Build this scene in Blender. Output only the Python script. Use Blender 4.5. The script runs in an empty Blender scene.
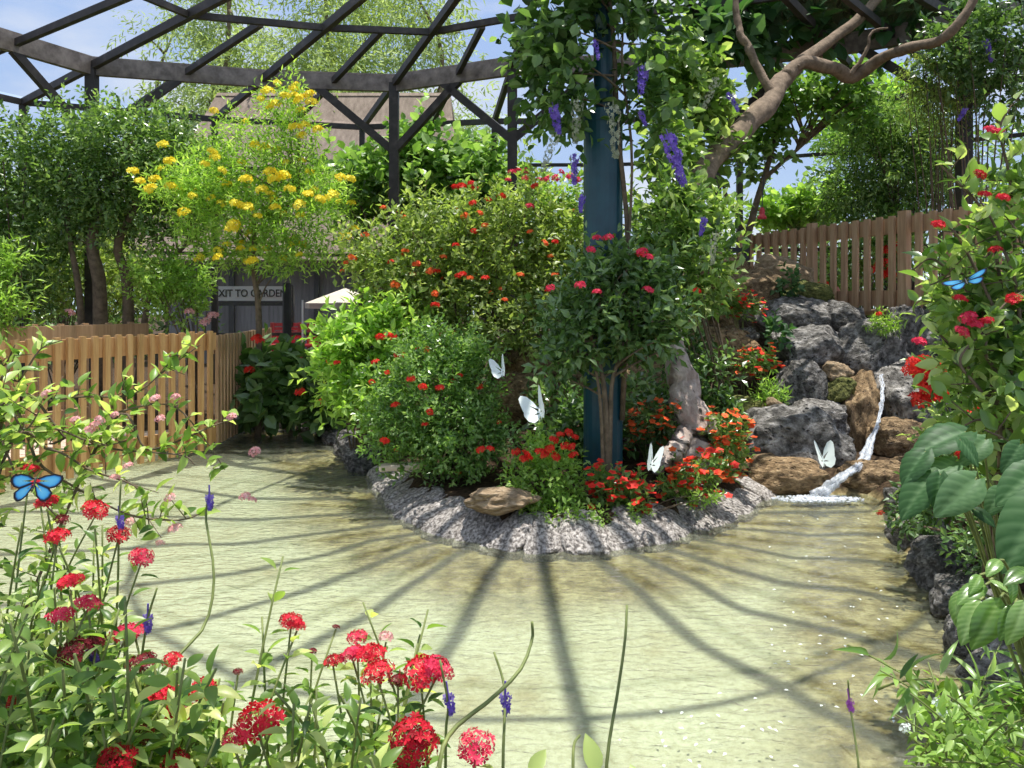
import bpy, bmesh, math, random
import numpy as np
from mathutils import Vector, Matrix, noise as mnoise

F, HC, HOR, CX = 800.0, 1.6, 300.0, 512.0
SC = bpy.context.scene
COL = SC.collection
PI = math.pi

def P(x, y, Y):
    return np.array([(x - CX) * Y / F, Y, HC - (y - HOR) * Y / F])
def G(x, y, z=0.0):
    Y = F * (HC - z) / (y - HOR)
    return np.array([(x - CX) * Y / F, Y, z])
def RNG(s):
    return np.random.default_rng(s)
def nrm(v):
    v = np.asarray(v, float)
    return v / np.maximum(np.linalg.norm(v, axis=-1, keepdims=True), 1e-9)

# ------------------------------------------------------------------ materials
def mat(name):
    m = bpy.data.materials.new(name); m.use_nodes = True
    nt = m.node_tree; nt.nodes.clear()
    out = nt.nodes.new('ShaderNodeOutputMaterial')
    def N(t, **k):
        n = nt.nodes.new('ShaderNode' + t)
        for a, v in k.items():
            if a.startswith('i_'):
                n.inputs[a[2:].replace('_', ' ')].default_value = v
            else:
                setattr(n, a, v)
        return n
    def L(a, b): nt.links.new(a, b)
    return m, N, L, out
def ramp(N, stops):
    r = N('ValToRGB'); e = r.color_ramp.elements
    while len(e) < len(stops): e.new(0.5)
    for i, (p, c) in enumerate(stops):
        e[i].position = p; e[i].color = (*c, 1)
    return r

def leaf_mat(name, dark, mid, light, trans=0.4, rough=0.38, spec=0.5, gain=1.72):
    dark, mid, light = [tuple(min(v * gain, .9) for v in q) for q in (dark, mid, light)]
    light = (light[0] * .95, light[1], light[2] * 2.0); mid = (mid[0] * .92, mid[1], mid[2] * 1.35); dark = tuple(v * .85 for v in dark)
    m, N, L, out = mat(name)
    a = N('Attribute', attribute_name='rnd')
    r = ramp(N, [(0.05, dark), (0.5, mid), (0.95, light)])
    L(a.outputs['Fac'], r.inputs[0])
    p = N('BsdfPrincipled'); p.inputs['Roughness'].default_value = rough
    p.inputs['Specular IOR Level'].default_value = spec
    L(r.outputs[0], p.inputs['Base Color'])
    t = N('BsdfTranslucent')
    g = N('Mix', data_type='RGBA', blend_type='MULTIPLY'); g.inputs['Factor'].default_value = 1
    g.inputs[7].default_value = (1.75, 1.85, 0.85, 1)
    L(r.outputs[0], g.inputs[6]); L(g.outputs[2], t.inputs['Color'])
    mx = N('MixShader'); mx.inputs[0].default_value = trans
    L(p.outputs[0], mx.inputs[1]); L(t.outputs[0], mx.inputs[2]); L(mx.outputs[0], out.inputs[0])
    return m
def petal_mat(name, c1, c2, trans=0.25):
    return leaf_mat_plain(name, c1, c2, trans)
def leaf_mat_plain(name, c1, c2, trans):
    m, N, L, out = mat(name)
    a = N('Attribute', attribute_name='rnd')
    r = ramp(N, [(0.0, c1), (1.0, c2)]); L(a.outputs['Fac'], r.inputs[0])
    d = N('BsdfPrincipled'); d.inputs['Roughness'].default_value = .6
    d.inputs['Specular IOR Level'].default_value = .25
    t = N('BsdfTranslucent'); mx = N('MixShader'); mx.inputs[0].default_value = trans
    L(r.outputs[0], d.inputs['Base Color']); L(r.outputs[0], t.inputs['Color'])
    L(d.outputs[0], mx.inputs[1]); L(t.outputs[0], mx.inputs[2]); L(mx.outputs[0], out.inputs[0])
    return m
def noisy_mat(name, stops, scale=6, detail=8, rough=.85, bump=.4, stretch=(1, 1, 1), bscale=None, pits=0.0, metal=0.0, obj_var=0.0, dist=.02):
    m, N, L, out = mat(name)
    tc = N('TexCoord'); mp = N('Mapping'); mp.inputs['Scale'].default_value = stretch
    L(tc.outputs['Object'], mp.inputs[0])
    n = N('TexNoise'); n.inputs['Scale'].default_value = scale; n.inputs['Detail'].default_value = detail
    n.inputs['Roughness'].default_value = .65
    L(mp.outputs[0], n.inputs['Vector'])
    r = ramp(N, stops); L(n.outputs['Fac'], r.inputs[0])
    col = r.outputs[0]
    p = N('BsdfPrincipled'); p.inputs['Roughness'].default_value = rough; p.inputs['Metallic'].default_value = metal
    h = n.outputs['Fac']
    if pits:
        v = N('TexVoronoi'); v.inputs['Scale'].default_value = scale * 1.9
        L(mp.outputs[0], v.inputs['Vector'])
        pr = ramp(N, [(0.12, (0.12,) * 3), (0.42, (1,) * 3)]); L(v.outputs['Distance'], pr.inputs[0])
        n2 = N('TexNoise'); n2.inputs['Scale'].default_value = scale * 1.3; L(mp.outputs[0], n2.inputs['Vector'])
        pm = ramp(N, [(0.45, (1,) * 3), (0.6, (0,) * 3)]); L(n2.outputs['Fac'], pm.inputs[0])
        mxp = N('Mix', data_type='RGBA', blend_type='ADD'); mxp.inputs['Factor'].default_value = 1
        L(pr.outputs[0], mxp.inputs[6]); L(pm.outputs[0], mxp.inputs[7])
        mu = N('Mix', data_type='RGBA', blend_type='MULTIPLY', clamp_result=True); mu.inputs['Factor'].default_value = pits
        L(col, mu.inputs[6]); 
        cl = N('Clamp'); L(mxp.outputs[2], cl.inputs[0]); L(cl.outputs[0], mu.inputs[7]); col = mu.outputs[2]
        ad = N('Math', operation='ADD'); L(h, ad.inputs[0]); L(cl.outputs[0], ad.inputs[1]); h = ad.outputs[0]
    if obj_var:
        oi = N('ObjectInfo'); rr = ramp(N, [(0, (1 - obj_var,) * 3), (1, (1 + obj_var * .4, 1 + obj_var * .35, 1 + obj_var * .3))])
        L(oi.outputs['Random'], rr.inputs[0])
        mu = N('Mix', data_type='RGBA', blend_type='MULTIPLY'); mu.inputs['Factor'].default_value = 1
        L(col, mu.inputs[6]); L(rr.outputs[0], mu.inputs[7]); col = mu.outputs[2]
    L(col, p.inputs['Base Color'])
    b = N('Bump'); b.inputs['Strength'].default_value = bump; b.inputs['Distance'].default_value = dist
    L(h, b.inputs['Height']); L(b.outputs[0], p.inputs['Normal'])
    L(p.outputs[0], out.inputs[0])
    return m

M = {}
def mk(k, *a, **kw): M[k] = leaf_mat('leaf_' + k, *a, **kw)
mk('dark',   (.024, .050, .013), (.070, .120, .026), (.18, .24, .055), .34, .25, .7)
mk('hedge',  (.026, .054, .011), (.090, .145, .028), (.23, .29, .06), .36, .27, .6)
mk('mid',    (.040, .085, .016), (.105, .175, .030), (.23, .30, .06), .40, .28, .6)
mk('olive',  (.065, .095, .018), (.155, .195, .036), (.29, .31, .07), .42)
mk('light',  (.080, .130, .018), (.160, .240, .035), (.28, .36, .06), .45)
mk('lime',   (.065, .115, .016), (.175, .265, .035), (.34, .40, .065), .46)
mk('feather', (.13, .16, .045), (.20, .23, .075), (.29, .31, .12), .42, .8, .1)
mk('big',    (.014, .040, .012), (.034, .078, .020), (.09, .15, .035), .38, .5, .3)
mk('vine',   (.014, .034, .008), (.050, .095, .018), (.17, .24, .045), .40, .28, .6)
mk('near',   (.030, .072, .014), (.140, .205, .032), (.40, .41, .08), .44, .36)
mk('mix',   (.022, .055, .012), (.115, .175, .03), (.34, .37, .08), .40, .28, .6)
mk('dry',    (.10, .06, .03), (.22, .14, .07), (.40, .30, .18), .3, .7)
for k, c1, c2 in (('red', (.55, .008, .02), (.80, .03, .06)), ('crimson', (.30, .004, .012), (.62, .012, .03)),
                  ('pink', (.75, .30, .30), (.9, .55, .52)), ('hotpink', (.60, .015, .06), (.85, .06, .13)), ('orange', (.82, .09, .02), (.97, .24, .06)),
                  ('scarlet', (.62, .015, .012), (.85, .05, .03)), ('yellow', (.90, .68, .02), (.97, .88, .10)),
                  ('purple', (.13, .07, .45), (.28, .18, .65)), ('pale', (.30, .33, .22), (.5, .52, .38)),
                  ('magenta', (.35, .06, .40), (.6, .2, .6)), ('white', (.88, .95, .92), (.92, .97, .94)), ('maroon', (.12, .01, .015), (.25, .02, .03))):
    M[k] = petal_mat('petal_' + k, c1, c2)
M['stem'] = noisy_mat('green_stem', [(.3, (.10, .13, .03)), (.7, (.22, .26, .07))], 20, 3, .6, .1)
M['twig'] = noisy_mat('woody_stem', [(.3, (.07, .05, .03)), (.7, (.22, .16, .10))], 15, 5, .9, .4)
M['bark'] = noisy_mat('pale_bark', [(.25, (.12, .085, .065)), (.46, (.42, .33, .28)), (.72, (.74, .64, .56))], 9, 10, .9, 1.0, (1, 1, .6), pits=.8, dist=.04)
M['barkdark'] = noisy_mat('branch_bark', [(.3, (.10, .07, .045)), (.7, (.30, .22, .15))], 12, 8, .9, .7)
M['rock'] = noisy_mat('grey_coral_rock', [(.30, (.022, .020, .018)), (.46, (.12, .112, .10)), (.58, (.30, .285, .265)), (.72, (.58, .56, .53))], 5, 12, .92, .9, pits=.85, obj_var=.45, dist=.06)
M['rockbrown'] = noisy_mat('brown_coral_rock', [(.28, (.04, .026, .014)), (.5, (.26, .17, .085)), (.72, (.54, .39, .22))], 6, 12, .92, .9, pits=.8, obj_var=.25, dist=.05)
M['rocktan'] = noisy_mat('tan_rock', [(.28, (.09, .06, .03)), (.5, (.27, .19, .11)), (.72, (.48, .37, .25))], 4, 11, .92, .7, pits=.4, dist=.03)
M['rockmoss'] = noisy_mat('mossy_rock', [(.30, (.03, .035, .01)), (.5, (.13, .14, .03)), (.7, (.33, .31, .10))], 5, 12, .95, .9, pits=.5, dist=.05)
M['edging'] = noisy_mat('pale_coral_stone', [(.28, (.04, .034, .03)), (.43, (.19, .168, .15)), (.53, (.44, .40, .365)), (.66, (.72, .67, .62))], 7, 12, .92, .9, pits=.85, obj_var=.18, dist=.03)
M['wood'] = noisy_mat('cedar_slats', [(.25, (.38, .185, .068)), (.5, (.58, .325, .13)), (.75, (.72, .46, .22))], 3, 6, .7, .15, (9, 9, .6), dist=.004)
M['woodold'] = noisy_mat('weathered_slats', [(.25, (.33, .185, .095)), (.5, (.50, .31, .175)), (.75, (.62, .43, .27))], 3, 6, .75, .15, (9, 9, .6), dist=.004)
M['deck'] = noisy_mat('deck_boards', [(.3, (.42, .30, .22)), (.7, (.66, .52, .42))], 3, 6, .8, .2, (1, 8, 8), dist=.004)
M['beam'] = noisy_mat('bronze_beam', [(.3, (.020, .017, .015)), (.55, (.045, .036, .032)), (.75, (.10, .082, .072))], 5, 8, .65, .1, (1, 1, 1))
M['beamworn'] = noisy_mat('weathered_ring_beam', [(.3, (.09, .07, .058)), (.5, (.20, .16, .135)), (.75, (.34, .28, .24))], 7, 9, .7, .15)
M['teal'] = noisy_mat('teal_paint', [(.3, (.004, .038, .058)), (.7, (.008, .068, .092))], 4, 4, .38, .05)
M['black'] = noisy_mat('black_metal', [(.3, (.01, .01, .011)), (.7, (.03, .03, .032))], 6, 3, .5, .05)
M['redpaint'] = noisy_mat('red_paint', [(.3, (.42, .02, .03)), (.7, (.62, .05, .06))], 4, 3, .4, .05)
M['greywall'] = noisy_mat('grey_boards', [(.3, (.12, .115, .115)), (.7, (.26, .25, .25))], 2, 6, .9, .1, (6, 6, .4))
M['thatch'] = noisy_mat('brown_roof', [(.3, (.13, .095, .07)), (.7, (.26, .20, .155))], 3, 9, .95, .5, (3, 1, 1))
M['signwhite'] = noisy_mat('sign_white', [(.3, (.78, .78, .78)), (.7, (.86, .86, .86))], 3, 2, .5, .0)
M['signblack'] = noisy_mat('sign_black', [(.3, (.015,) * 3), (.7, (.025,) * 3)], 3, 2, .5, .0)
M['cream'] = noisy_mat('cream_canvas', [(.3, (.50, .43, .34)), (.7, (.60, .54, .45))], 3, 3, .9, .05)
M['plank'] = noisy_mat('pale_plank', [(.3, (.72, .55, .42)), (.7, (.88, .74, .62))], 3, 5, .8, .1, (1, 6, 6))
M['blue'] = None

def blue_wing():
    m, N, L, out = mat('blue_wing_scales')
    tc = N('Attribute', attribute_name='rnd')
    r = ramp(N, [(0.0, (.07, .26, .40)), (.42, (.03, .18, .36)), (.60, (.01, .05, .14)), (.74, (.008, .008, .01))])
    L(tc.outputs['Fac'], r.inputs[0])
    p = N('BsdfPrincipled'); p.inputs['Roughness'].default_value = .75; p.inputs['Specular IOR Level'].default_value = .1; L(r.outputs[0], p.inputs['Base Color'])
    L(p.outputs[0], out.inputs[0]); return m
M['blue'] = blue_wing()

def ground_mat():
    m, N, L, out = mat('soil_and_sand')
    g = N('NewGeometry'); s = N('SeparateXYZ'); L(g.outputs['Position'], s.inputs[0])
    n1 = N('TexNoise'); n1.inputs['Scale'].default_value = 1.6; n1.inputs['Detail'].default_value = 9; n1.inputs['Roughness'].default_value = .6
    L(g.outputs['Position'], n1.inputs['Vector'])
    n2 = N('TexNoise'); n2.inputs['Scale'].default_value = 28; n2.inputs['Detail'].default_value = 6; n2.inputs['Roughness'].default_value = .7
    mp = N('Mapping'); mp.inputs['Scale'].default_value = (1, 1.0, 1); L(g.outputs['Position'], mp.inputs[0])
    L(mp.outputs[0], n2.inputs['Vector'])
    sand = ramp(N, [(.27, (.40, .36, .22)), (.38, (.54, .535, .41)), (.62, (.61, .625, .51))]); L(n1.outputs['Fac'], sand.inputs[0])
    spk = ramp(N, [(.3, (.72, .70, .62)), (.55, (1.0,) * 3), (.75, (1.12,) * 3)]); L(n2.outputs['Fac'], spk.inputs[0])
    mu = N('Mix', data_type='RGBA', blend_type='MULTIPLY'); mu.inputs['Factor'].default_value = 1
    L(sand.outputs[0], mu.inputs[6]); L(spk.outputs[0], mu.inputs[7])
    # brown algae band on the shelving margin of the pond
    alg = ramp(N, [(.32, (.05, .042, .018)), (.48, (.24, .19, .09)), (.62, (.46, .40, .23))])
    n3 = N('TexNoise'); n3.inputs['Scale'].default_value = 7; n3.inputs['Detail'].default_value = 8; n3.inputs['Roughness'].default_value = .7
    L(g.outputs['Position'], n3.inputs['Vector']); L(n3.outputs['Fac'], alg.inputs[0])
    zz = N('Math', operation='MULTIPLY_ADD'); zz.inputs[1].default_value = .07; zz.inputs[2].default_value = -.035
    L(n1.outputs['Fac'], zz.inputs[0])
    za = N('Math', operation='ADD'); L(s.outputs[2], za.inputs[0]); L(zz.outputs[0], za.inputs[1])
    f1 = N('MapRange'); f1.inputs['From Min'].default_value = -.116; f1.inputs['From Max'].default_value = -.070
    L(za.outputs[0], f1.inputs[0])
    m1 = N('Mix', data_type='RGBA'); L(f1.outputs[0], m1.inputs['Factor']); L(mu.outputs[2], m1.inputs[6]); L(alg.outputs[0], m1.inputs[7])
    soil = ramp(N, [(.3, (.018, .012, .008)), (.5, (.055, .036, .022)), (.75, (.15, .10, .06))])
    L(n2.outputs['Fac'], soil.inputs[0])
    f2 = N('MapRange'); f2.inputs['From Min'].default_value = .0; f2.inputs['From Max'].default_value = .05
    L(s.outputs[2], f2.inputs[0])
    m2 = N('Mix', data_type='RGBA'); L(f2.outputs[0], m2.inputs['Factor']); L(m1.outputs[2], m2.inputs[6]); L(soil.outputs[0], m2.inputs[7])
    p = N('BsdfPrincipled'); p.inputs['Roughness'].default_value = .95; p.inputs['Specular IOR Level'].default_value = .1
    L(m2.outputs[2], p.inputs['Base Color'])
    b = N('Bump'); b.inputs['Strength'].default_value = .5; b.inputs['Distance'].default_value = .03
    L(n2.outputs['Fac'], b.inputs['Height']); L(b.outputs[0], p.inputs['Normal'])
    L(p.outputs[0], out.inputs[0]); return m
M['ground'] = ground_mat()

def water_mat():
    m, N, L, out = mat('rippled_water')
    g = N('NewGeometry')
    mp = N('Mapping'); mp.inputs['Rotation'].default_value = (0, 0, .5); mp.inputs['Scale'].default_value = (1, 2.2, 1)
    L(g.outputs['Position'], mp.inputs[0])
    n = N('TexNoise'); n.inputs['Scale'].default_value = 9; n.inputs['Detail'].default_value = 5; n.inputs['Distortion'].default_value = .8
    L(mp.outputs[0], n.inputs['Vector'])
    b = N('Bump'); b.inputs['Strength'].default_value = .65; b.inputs['Distance'].default_value = .03
    L(n.outputs['Fac'], b.inputs['Height'])
    gl = N('BsdfGlossy'); gl.inputs['Roughness'].default_value = .06; L(b.outputs[0], gl.inputs['Normal'])
    tr = N('BsdfTransparent'); tr.inputs['Color'].default_value = (.93, .97, .86, 1)
    df = N('BsdfDiffuse'); df.inputs['Color'].default_value = (.52, .54, .40, 1); L(b.outputs[0], df.inputs['Normal'])
    m0 = N('MixShader'); m0.inputs[0].default_value = .16; L(tr.outputs[0], m0.inputs[1]); L(df.outputs[0], m0.inputs[2])
    fr = N('Fresnel'); fr.inputs['IOR'].default_value = 1.33; L(b.outputs[0], fr.inputs['Normal'])
    ms = N('MixShader'); L(fr.outputs[0], ms.inputs[0]); L(m0.outputs[0], ms.inputs[1]); L(gl.outputs[0], ms.inputs[2])
    L(ms.outputs[0], out.inputs[0]); return m
M['water'] = water_mat()

def fall_mat(name, alpha):
    m, N, L, out = mat(name)
    g = N('NewGeometry'); mp = N('Mapping'); mp.inputs['Scale'].default_value = (1, 1, .35); L(g.outputs['Position'], mp.inputs[0])
    n = N('TexNoise'); n.inputs['Scale'].default_value = 38; n.inputs['Detail'].default_value = 5; L(mp.outputs[0], n.inputs['Vector'])
    r = ramp(N, [(.38, (alpha * .35,) * 3), (.6, (alpha,) * 3)]); L(n.outputs['Fac'], r.inputs[0])
    d = N('BsdfPrincipled'); d.inputs['Base Color'].default_value = (.80, .84, .90, 1); d.inputs['Roughness'].default_value = .25
    t = N('BsdfTransparent'); ms = N('MixShader'); L(r.outputs[0], ms.inputs[0]); L(t.outputs[0], ms.inputs[1]); L(d.outputs[0], ms.inputs[2])
    L(ms.outputs[0], out.inputs[0]); return m
M['fall'] = fall_mat('white_water', .5)
M['foam'] = fall_mat('foam', .6)

def screen_mat():
    m, N, L, out = mat('insect_screen')
    d = N('BsdfDiffuse'); d.inputs['Color'].default_value = (.24, .235, .22, 1)
    t = N('BsdfTransparent'); ms = N('MixShader'); ms.inputs[0].default_value = .24
    L(t.outputs[0], ms.inputs[1]); L(d.outputs[0], ms.inputs[2]); L(ms.outputs[0], out.inputs[0]); return m
M['screen'] = screen_mat()

# ------------------------------------------------------------------ mesh helpers
class MB:
    def __init__(self): self.V = []; self.Fq = []; self.Ft = []; self.R = []; self.n = 0
    def add(self, V, faces, rnd=0.5):
        V = np.asarray(V, float).reshape(-1, 3)
        f = np.asarray(faces, int)
        (self.Fq if f.shape[1] == 4 else self.Ft).append(f + self.n)
        self.V.append(V); self.R.append(np.broadcast_to(np.asarray(rnd, float), (len(V),)).copy())
        self.n += len(V); return self
    def addtwo(self, V, quads, tris, rnd=.5):
        n0 = self.n
        self.add(V, quads, rnd)
        self.Ft.append(np.asarray(tris, int) + n0); return self
    def mesh(self, name, material, smooth=False, origin=None):
        V = np.concatenate(self.V) if self.V else np.zeros((0, 3))
        if origin is not None: V = V - np.asarray(origin)
        q = np.concatenate(self.Fq) if self.Fq else np.zeros((0, 4), int)
        t = np.concatenate(self.Ft) if self.Ft else np.zeros((0, 3), int)
        me = bpy.data.meshes.new(name)
        me.vertices.add(len(V)); me.vertices.foreach_set('co', V.astype(np.float32).ravel())
        li = np.concatenate([q.ravel(), t.ravel()]).astype(np.int32)
        me.loops.add(len(li)); me.loops.foreach_set('vertex_index', li)
        st = np.concatenate([np.arange(len(q)) * 4, len(q) * 4 + np.arange(len(t)) * 3]).astype(np.int32)
        me.polygons.add(len(st)); me.polygons.foreach_set('loop_start', st)
        me.polygons.foreach_set('use_smooth', np.full(len(st), bool(smooth)))
        me.update(calc_edges=True)
        at = me.attributes.new('rnd', 'FLOAT', 'POINT'); at.data.foreach_set('value', np.concatenate(self.R).astype(np.float32) if self.R else np.zeros(0, np.float32))
        if material is not None: me.materials.append(material)
        return me
    def build(self, name, material, parent=None, smooth=False, loc=None):
        """link as one object; vertices were given in world space; origin = parent's location (or loc)"""
        o0 = np.array(parent_world(parent)) if parent is not None else (np.zeros(3) if loc is None else np.asarray(loc, float))
        me = self.mesh(name, material, smooth, o0)
        o = bpy.data.objects.new(name, me); COL.objects.link(o)
        if parent is not None: o.parent = parent
        elif loc is not None: o.location = loc
        return o
def parent_world(p):
    v = Vector((0, 0, 0))
    while p is not None: v = v + p.location; p = p.parent
    return v
def tag(o, label, cat, group=None, kind=None):
    o['label'] = label; o['category'] = cat
    if group: o['group'] = group
    if kind: o['kind'] = kind
    return o
def thing(name, label, cat, loc, group=None):
    o = bpy.data.objects.new(name, None); COL.objects.link(o); o.location = [float(a) for a in loc]; o.empty_display_size = .1
    return tag(o, label, cat, group)
def inst(name, me, parent, world, rot=None, scale=1.0):
    o = bpy.data.objects.new(name, me); COL.objects.link(o)
    if parent is not None: o.parent = parent; world = np.asarray(world) - np.array(parent_world(parent))
    o.location = [float(a) for a in world]
    if rot is not None: o.rotation_euler = rot
    o.scale = (scale,) * 3 if np.isscalar(scale) else scale
    return o

def box(mb, c, size, rz=0.0, rnd=.5, ax=None):
    """box centred at c; ax optional 3 axes"""
    sx, sy, sz = [s / 2 for s in size]
    if ax is None:
        ca, sa = math.cos(rz), math.sin(rz)
        ax = np.array([[ca, sa, 0], [-sa, ca, 0], [0, 0, 1.]])
    k = np.array([[-1, -1, -1], [1, -1, -1], [1, 1, -1], [-1, 1, -1], [-1, -1, 1], [1, -1, 1], [1, 1, 1], [-1, 1, 1]]) * [sx, sy, sz]
    V = np.asarray(c) + k @ np.asarray(ax)
    mb.add(V, [[0, 3, 2, 1], [4, 5, 6, 7], [0, 1, 5, 4], [1, 2, 6, 5], [2, 3, 7, 6], [3, 0, 4, 7]], rnd)
def bar(mb, a, b, w, h, up=(0, 0, 1)):
    a, b = np.asarray(a, float), np.asarray(b, float)
    d = b - a; Ln = np.linalg.norm(d); d = d / Ln
    s = nrm(np.cross(d, up)); u = np.cross(s, d)
    box(mb, (a + b) / 2, (Ln, w, h), ax=np.array([d, s, u]))
def smooth_path(pts, n):
    pts = np.asarray(pts, float); k = len(pts)
    t = np.linspace(0, k - 1, n); out = []
    ext = np.vstack([2 * pts[0] - pts[1], pts, 2 * pts[-1] - pts[-2]])
    for x in t:
        i = min(int(x), k - 2); f = x - i
        p0, p1, p2, p3 = ext[i], ext[i + 1], ext[i + 2], ext[i + 3]
        out.append(.5 * ((2 * p1) + (-p0 + p2) * f + (2 * p0 - 5 * p1 + 4 * p2 - p3) * f * f + (-p0 + 3 * p1 - 3 * p2 + p3) * f ** 3))
    return np.array(out)
def tube(mb, pts, rad, sides=5, caps=True, rnd=.5, wob=0.0, rng=None):
    pts = np.asarray(pts, float); n = len(pts); rad = np.broadcast_to(np.asarray(rad, float), (n,))
    d = nrm(np.gradient(pts, axis=0)); ref = np.array([0.31, 0.17, .93]) if abs(d[0][2]) < .9 else np.array([1., .2, 0])
    s = nrm(np.cross(d, ref)); u = np.cross(s, d)
    a = np.linspace(0, 2 * PI, sides, endpoint=False)
    R = rad[:, None] * (1 + (wob * (rng.random((n, sides)) - .5) if wob else 0))
    V = pts[:, None, :] + R[..., None] * (np.cos(a)[None, :, None] * s[:, None, :] + np.sin(a)[None, :, None] * u[:, None, :])
    i = np.arange(n - 1)[:, None] * sides; j = np.arange(sides)[None, :]; j2 = (j + 1) % sides
    q = np.stack([i + j, i + j2, i + sides + j2, i + sides + j], -1).reshape(-1, 4)
    V = V.reshape(-1, 3)
    if caps:
        V = np.vstack([V, pts[0], pts[-1]]); m = n * sides
        jj = np.arange(sides); k2 = (jj + 1) % sides
        tr = np.vstack([np.stack([np.full(sides, m), k2, jj], 1), np.stack([np.full(sides, m + 1), (n - 1) * sides + jj, (n - 1) * sides + k2], 1)])
        mb.addtwo(V, q, tr, rnd)
    else: mb.add(V, q, rnd)

# ------------------------------------------------------------------ leaves
def leaf_tmpl(rows=2, width=.5, fold=.12, bend=.18, widest=.42, heart=0.0):
    """strip of quads left/right of the midrib, unit length along +Y, normal +Z; returns V, faces"""
    t = np.linspace(0, 1, rows + 1)
    w = np.where(t < widest, np.sin(t / widest * PI / 2) ** .8, np.cos((t - widest) / (1 - widest) * PI / 2) ** .9) * width / 2
    if heart: w[0] = width * .18
    z = -bend * t ** 2 + bend * .3 * t
    V, Fc = [], []
    for i in range(rows + 1):
        yb = t[i] - (heart * .14 if i == 0 else 0)
        V += [(-w[i], yb if i else t[i] - heart * .1, z[i] + fold * w[i] / (width / 2)), (0, t[i], z[i]), (w[i], t[i] - (heart * .1 if i == 0 else 0), z[i] + fold * w[i] / (width / 2))]
    for i in range(rows):
        a = 3 * i
        Fc += [(a, a + 1, a + 4, a + 3), (a + 1, a + 2, a + 5, a + 4)]
    return np.array(V), np.array(Fc)
def tri_tmpl(width=.5, fold=.1, bend=.12):
    return np.array([(0, 0, 0), (-width / 2, .45, fold), (0, 1, -bend), (width / 2, .45, fold)]), np.array([(0, 3, 2, 1)])
def quad2(width=.5, fold=.1, bend=.12):
    return np.array([(0, 0, 0), (-width / 2, .42, fold), (0, 1, -bend), (width / 2, .42, fold), (0, .45, 0.02)]), np.array([(0, 4, 1, 1), (0, 3, 4, 4)])
def vein_tmpl(rows=9, cols=6, width=.66, widest=.32, fold=.12, bend=.3, heart=1.0, veins=6, ripple=.022):
    t = np.linspace(0, 1, rows + 1); u = np.linspace(-1, 1, cols + 1)
    w = np.where(t < widest, np.sin(t / widest * PI / 2) ** .55, np.cos((t - widest) / (1 - widest) * PI / 2) ** .8) * width / 2
    w[0] = width * .12 if heart else 0.0
    V = []
    for i in range(rows + 1):
        for x in u:
            y = t[i] - heart * .16 * abs(x) * (1 - t[i]) ** 3
            V.append((w[i] * x, y, -bend * t[i] ** 2 + bend * .3 * t[i] + fold * abs(x) * w[i] / (width / 2) - .10 * (abs(x) ** 3) * w[i] / (width / 2) + ripple * math.sin((t[i] * veins - abs(x) * 1.6) * 2 * PI) * (.3 + .7 * abs(x))))
    n = cols + 1
    return np.array(V), np.array([(i * n + j, i * n + j + 1, (i + 1) * n + j + 1, (i + 1) * n + j) for i in range(rows) for j in range(cols)])
T = {'far': (np.array([(0, 0, 0), (-.27, .42, .08), (0, 1, -.1), (.27, .42, .08)]), np.array([(0, 3, 2), (0, 2, 1)])),
     'lance': (np.array([(0, 0, 0), (-.13, .4, .04), (0, 1, -.14), (.13, .4, .04)]), np.array([(0, 3, 2), (0, 2, 1)])),
     'round': leaf_tmpl(3, .72, .10, .15, .45, 0),
     'mid': leaf_tmpl(2, .5, .1, .2),
     'near': leaf_tmpl(5, .42, .1, .28, .38),
     'nearw': leaf_tmpl(5, .52, .09, .25, .4),
     'big': vein_tmpl(18, 8), 'veined': vein_tmpl(18, 6, .5, .42, .1, .4, 0.0, 8, .014),
     'strap': leaf_tmpl(5, .16, .05, .5, .3)}

TOFF = {}
for k_, (r_, c_, v_) in (('big', (18, 8, 6)), ('veined', (18, 6, 8))):
    t_ = np.linspace(0, 1, r_ + 1)[:, None]; u_ = np.abs(np.linspace(-1, 1, c_ + 1))[None]
    TOFF[k_] = (np.where(u_ < .05, .30, 0) + .16 * np.sin((t_ * v_ - u_ * 1.6) * 2 * PI)).ravel()
def put_leaves(mb, tm, pos, axis, normal, size, rnd):
    V, Fc = T[tm]; n = len(pos)
    if n == 0: return
    a = nrm(axis); s = nrm(np.cross(a, normal)); u = np.cross(s, a)
    size = np.broadcast_to(np.asarray(size, float), (n,))
    W = pos[:, None, :] + size[:, None, None] * (V[None, :, 0, None] * s[:, None, :] + V[None, :, 1, None] * a[:, None, :] + V[None, :, 2, None] * u[:, None, :])
    f = (np.arange(n)[:, None, None] * len(V) + Fc[None]).reshape(-1, Fc.shape[1])
    rv = np.repeat(rnd, len(V))
    if tm in TOFF: rv = rv + np.tile(TOFF[tm], n)
    mb.add(W.reshape(-1, 3), f, rv)

UP = np.array([0, 0, 1.])
def B(cx, cy, rx, ry, Y, rd=None):
    c = P(cx, cy, Y); k = Y / F
    return (c, np.array([rx * k, (rd if rd is not None else .85 * min((rx + ry) / 2 * k, 1.2)), ry * k]))
def sample_blobs(blobs, n, rng, shell=.5):
    vol = np.array([b[1][0] * b[1][1] * b[1][2] for b in blobs]) ** .8
    idx = rng.choice(len(blobs), n, p=vol / vol.sum())
    d = nrm(rng.normal(size=(n, 3)))
    r = shell + (1 - shell) * rng.random(n) ** .7
    # a lumpy rather than smooth outline
    C = np.array([b[0] for b in blobs])[idx]; R = np.array([b[1] for b in blobs])[idx]
    lump = 1 + .28 * np.sin(d[:, 0] * 7 + idx * 3.1) * np.sin(d[:, 2] * 6 + idx * 1.7) + .12 * rng.normal(size=n)
    p = C + d * R * (r * np.clip(lump, .5, 1.4))[:, None]
    return p, nrm(d / R), d
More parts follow.
